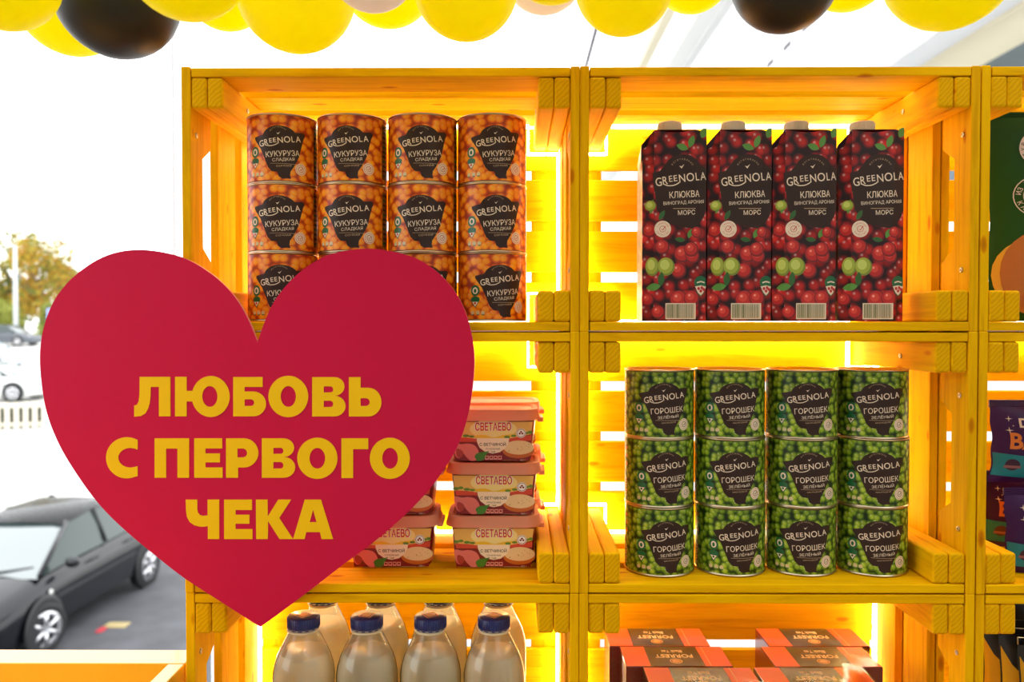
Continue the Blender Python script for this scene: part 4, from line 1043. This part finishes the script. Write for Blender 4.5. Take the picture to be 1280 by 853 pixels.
# slatted fence
fn = empty('slatted_fence', (W(0,520,22.5).x, 22.5, ground_z(22.5)), .25, 'low white slatted fence far left beside the heart sign', 'fence')
fw = mat('white_fence_paint', (.74,.68,.54), .6)
for z in (.10, .62):
    bm = bmesh.new(); box(bm, -3.2, 1.2, -.03, .03, z, z+.09, .005); obj('rail', bm, fw, fn)
sm = bmesh.new(); box(sm, -.07, .07, -.045, -.031, 0, .78, .004); me0 = None
for k in range(19):
    if me0 is None: o = obj('slat', sm, fw, fn, loc=(-3.1+k*.235, 0, 0)); me0 = o.data
    else: obj('slat', me0, None, fn, loc=(-3.1+k*.235, 0, 0))
r = random.Random(9); bm = bmesh.new()
for k in range(2600):
    p_ = Vector((r.uniform(-3.4,.95), .42+r.uniform(-.18,.18), r.uniform(.03,.60))); s_ = r.uniform(.05,.10)
    a = Vector((r.gauss(0,1), r.gauss(0,1), r.gauss(0,1))).normalized(); b = a.orthogonal().normalized()
    bm.faces.new([bm.verts.new(p_+v_) for v_ in (a*s_, b*s_*.7, -a*s_, -b*s_*.7)])
hd = empty('hedge', (W(0,520,22.5).x, 22.5, ground_z(22.5)), .25, 'low dark clipped hedge behind the white slatted fence', 'hedge')
obj('foliage', bm, mat('dark_hedge_leaf', (.012,.020,.008), .9, spec=.05), hd)['kind'] = 'stuff'
# lamp post
q = W(20, 412, 60.5); lp = empty('street_lamp', (q.x, 60.5, ground_z(60.5)), 0, 'pale grey street lamp post in front of the autumn trees', 'street lamp')
bm = bmesh.new(); tube(bm, (0,0,0), (0,0,7.3), .17, .12, 12); obj('pole', bm, mat('galvanised_pole', (.62,.66,.68), .5), lp)
bm = bmesh.new(); tube(bm, (0,0,7.2), (-1.2,0,7.7), .07, .05, 8); obj('arm', bm, mat('galvanised_arm', (.62,.66,.68), .5), lp)
bm = bmesh.new(); lathe(bm, [(0,-.1),(.3,-.06),(.32,.02),(.1,.14),(0,.15)], 16); obj('lamp_head', bm, mat('lamp_head_grey', (.5,.5,.5), .5), lp, loc=(-1.3,0,7.7))
# road sign
q = W(65, 386, 57); rs = empty('road_sign', (q.x, 57, ground_z(57)), 0, 'small blue sign at the foot of the trees', 'sign')
bm = bmesh.new(); tube(bm, (0,0,0), (0,0,2.6), .05, n=8); obj('post', bm, mat('sign_post_grey', (.6,.6,.6), .5), rs)
bm = bmesh.new(); box(bm, -.35, .35, -.08, -.05, 1.8, 2.6, .01); obj('sign_panel', bm, ink('sign_blue', 150,160,215), rs)
# litter on the asphalt
for (px, py, c, lab) in ((127,792,(200,60,70),'small red scrap of litter on the asphalt by the dark car'), (146,786,(190,170,120),'pale tan leaf litter on the asphalt by the dark car')):
    Y = CZ/((py-426.5)/F+TP); q = W(px, py, Y); bm = bmesh.new(); box(bm, -.05 if px < 140 else -.16, .05 if px < 140 else .16, -.10, .10, 0, .012, .004)
    tag(obj('litter', bm, ink('litter_%d' % px, *c), loc=(q.x, Y, .0)), lab, 'litter')
# trees
def tree(px, Y, hgt, rad, cols, lab, seed, n=2600):
    r = random.Random(seed); q = W(px, 400, Y); g0 = ground_z(Y)
    t = empty('tree', (q.x, Y, g0), 0, lab, 'tree', 'autumn trees beyond the car park')
    bm = bmesh.new(); tube(bm, (0,0,0), (0,0,hgt*.6), .28, .12, 10)
    for k in range(7):
        a = r.uniform(0, 6.28); z = hgt*r.uniform(.25,.55); tube(bm, (0,0,z), (rad*.6*math.cos(a), rad*.6*math.sin(a), z+hgt*.25), .10, .03, 6)
    obj('trunk', bm, TRUNK, t)
    bm = bmesh.new(); blobs = [(Vector((r.uniform(-.6,.6)*rad, r.uniform(-.5,.5)*rad, hgt*r.uniform(.22,.88))), rad*r.uniform(.28,.5)) for _ in range(16)]
    for k in range(n):
        c, R = r.choice(blobs); d = Vector((r.gauss(0,1), r.gauss(0,1), r.gauss(0,1))).normalized()*R*r.uniform(.5,1.05); p_ = c+d; s = r.uniform(.10,.24)
        if p_.z < .3: continue
        a = Vector((r.gauss(0,1), r.gauss(0,1), r.gauss(0,1))).normalized(); b = a.orthogonal().normalized()
        vs = [bm.verts.new(p_+a*s), bm.verts.new(p_+b*s*.7), bm.verts.new(p_-a*s), bm.verts.new(p_-b*s*.7)]
        bm.faces.new(vs).material_index = r.randrange(len(cols))
    o = obj('crown', bm, cols, t); o['kind'] = 'stuff'
TRUNK = mat('bark', (.12,.09,.06), .9)
fo = lambda n, r, g, b: translucent(n, srgb(r, g, b), .35, .7)
ye, ol, dg, oc = fo('leaf_yellow', 200,170,60), fo('leaf_olive', 140,145,60), fo('leaf_dark', 78,95,45), fo('leaf_ochre', 175,130,45)
tree(-26, 80, 7.6, 3.6, [ol, ye, dg], 'olive-yellow tree at the left edge of the frame', 11)
tree(22, 72, 9.9, 2.6, [dg, ol, ye], 'tallest tree, dark olive, behind the street lamp', 12)
tree(52, 68.5, 8.9, 3.1, [oc, ye, ol], 'golden ochre tree right of the street lamp', 13, 3200)
tree(92, 77, 7.8, 2.9, [ol, dg, dg], 'grey-green tree partly behind the left lobe of the heart', 14)
tree(136, 85, 6.2, 2.4, [ol, fo('leaf_grey', 130,130,100), oc], 'faint low tree peeping above the left lobe of the heart', 15, 1500)
tree(214, 84, 6.4, 1.8, [oc, ol], 'small ochre tree beside the left crate post', 16, 900)
tree(66, 62.5, 3.2, 1.2, [ol, fo('leaf_lime', 160,170,90)], 'low lime-green bush at the foot of the golden tree', 17, 1400)
tree(6, 65, 3.4, 1.6, [ol, fo('leaf_lime2', 165,170,80)], 'low yellow-green bush behind the farthest silver car', 18, 1400)
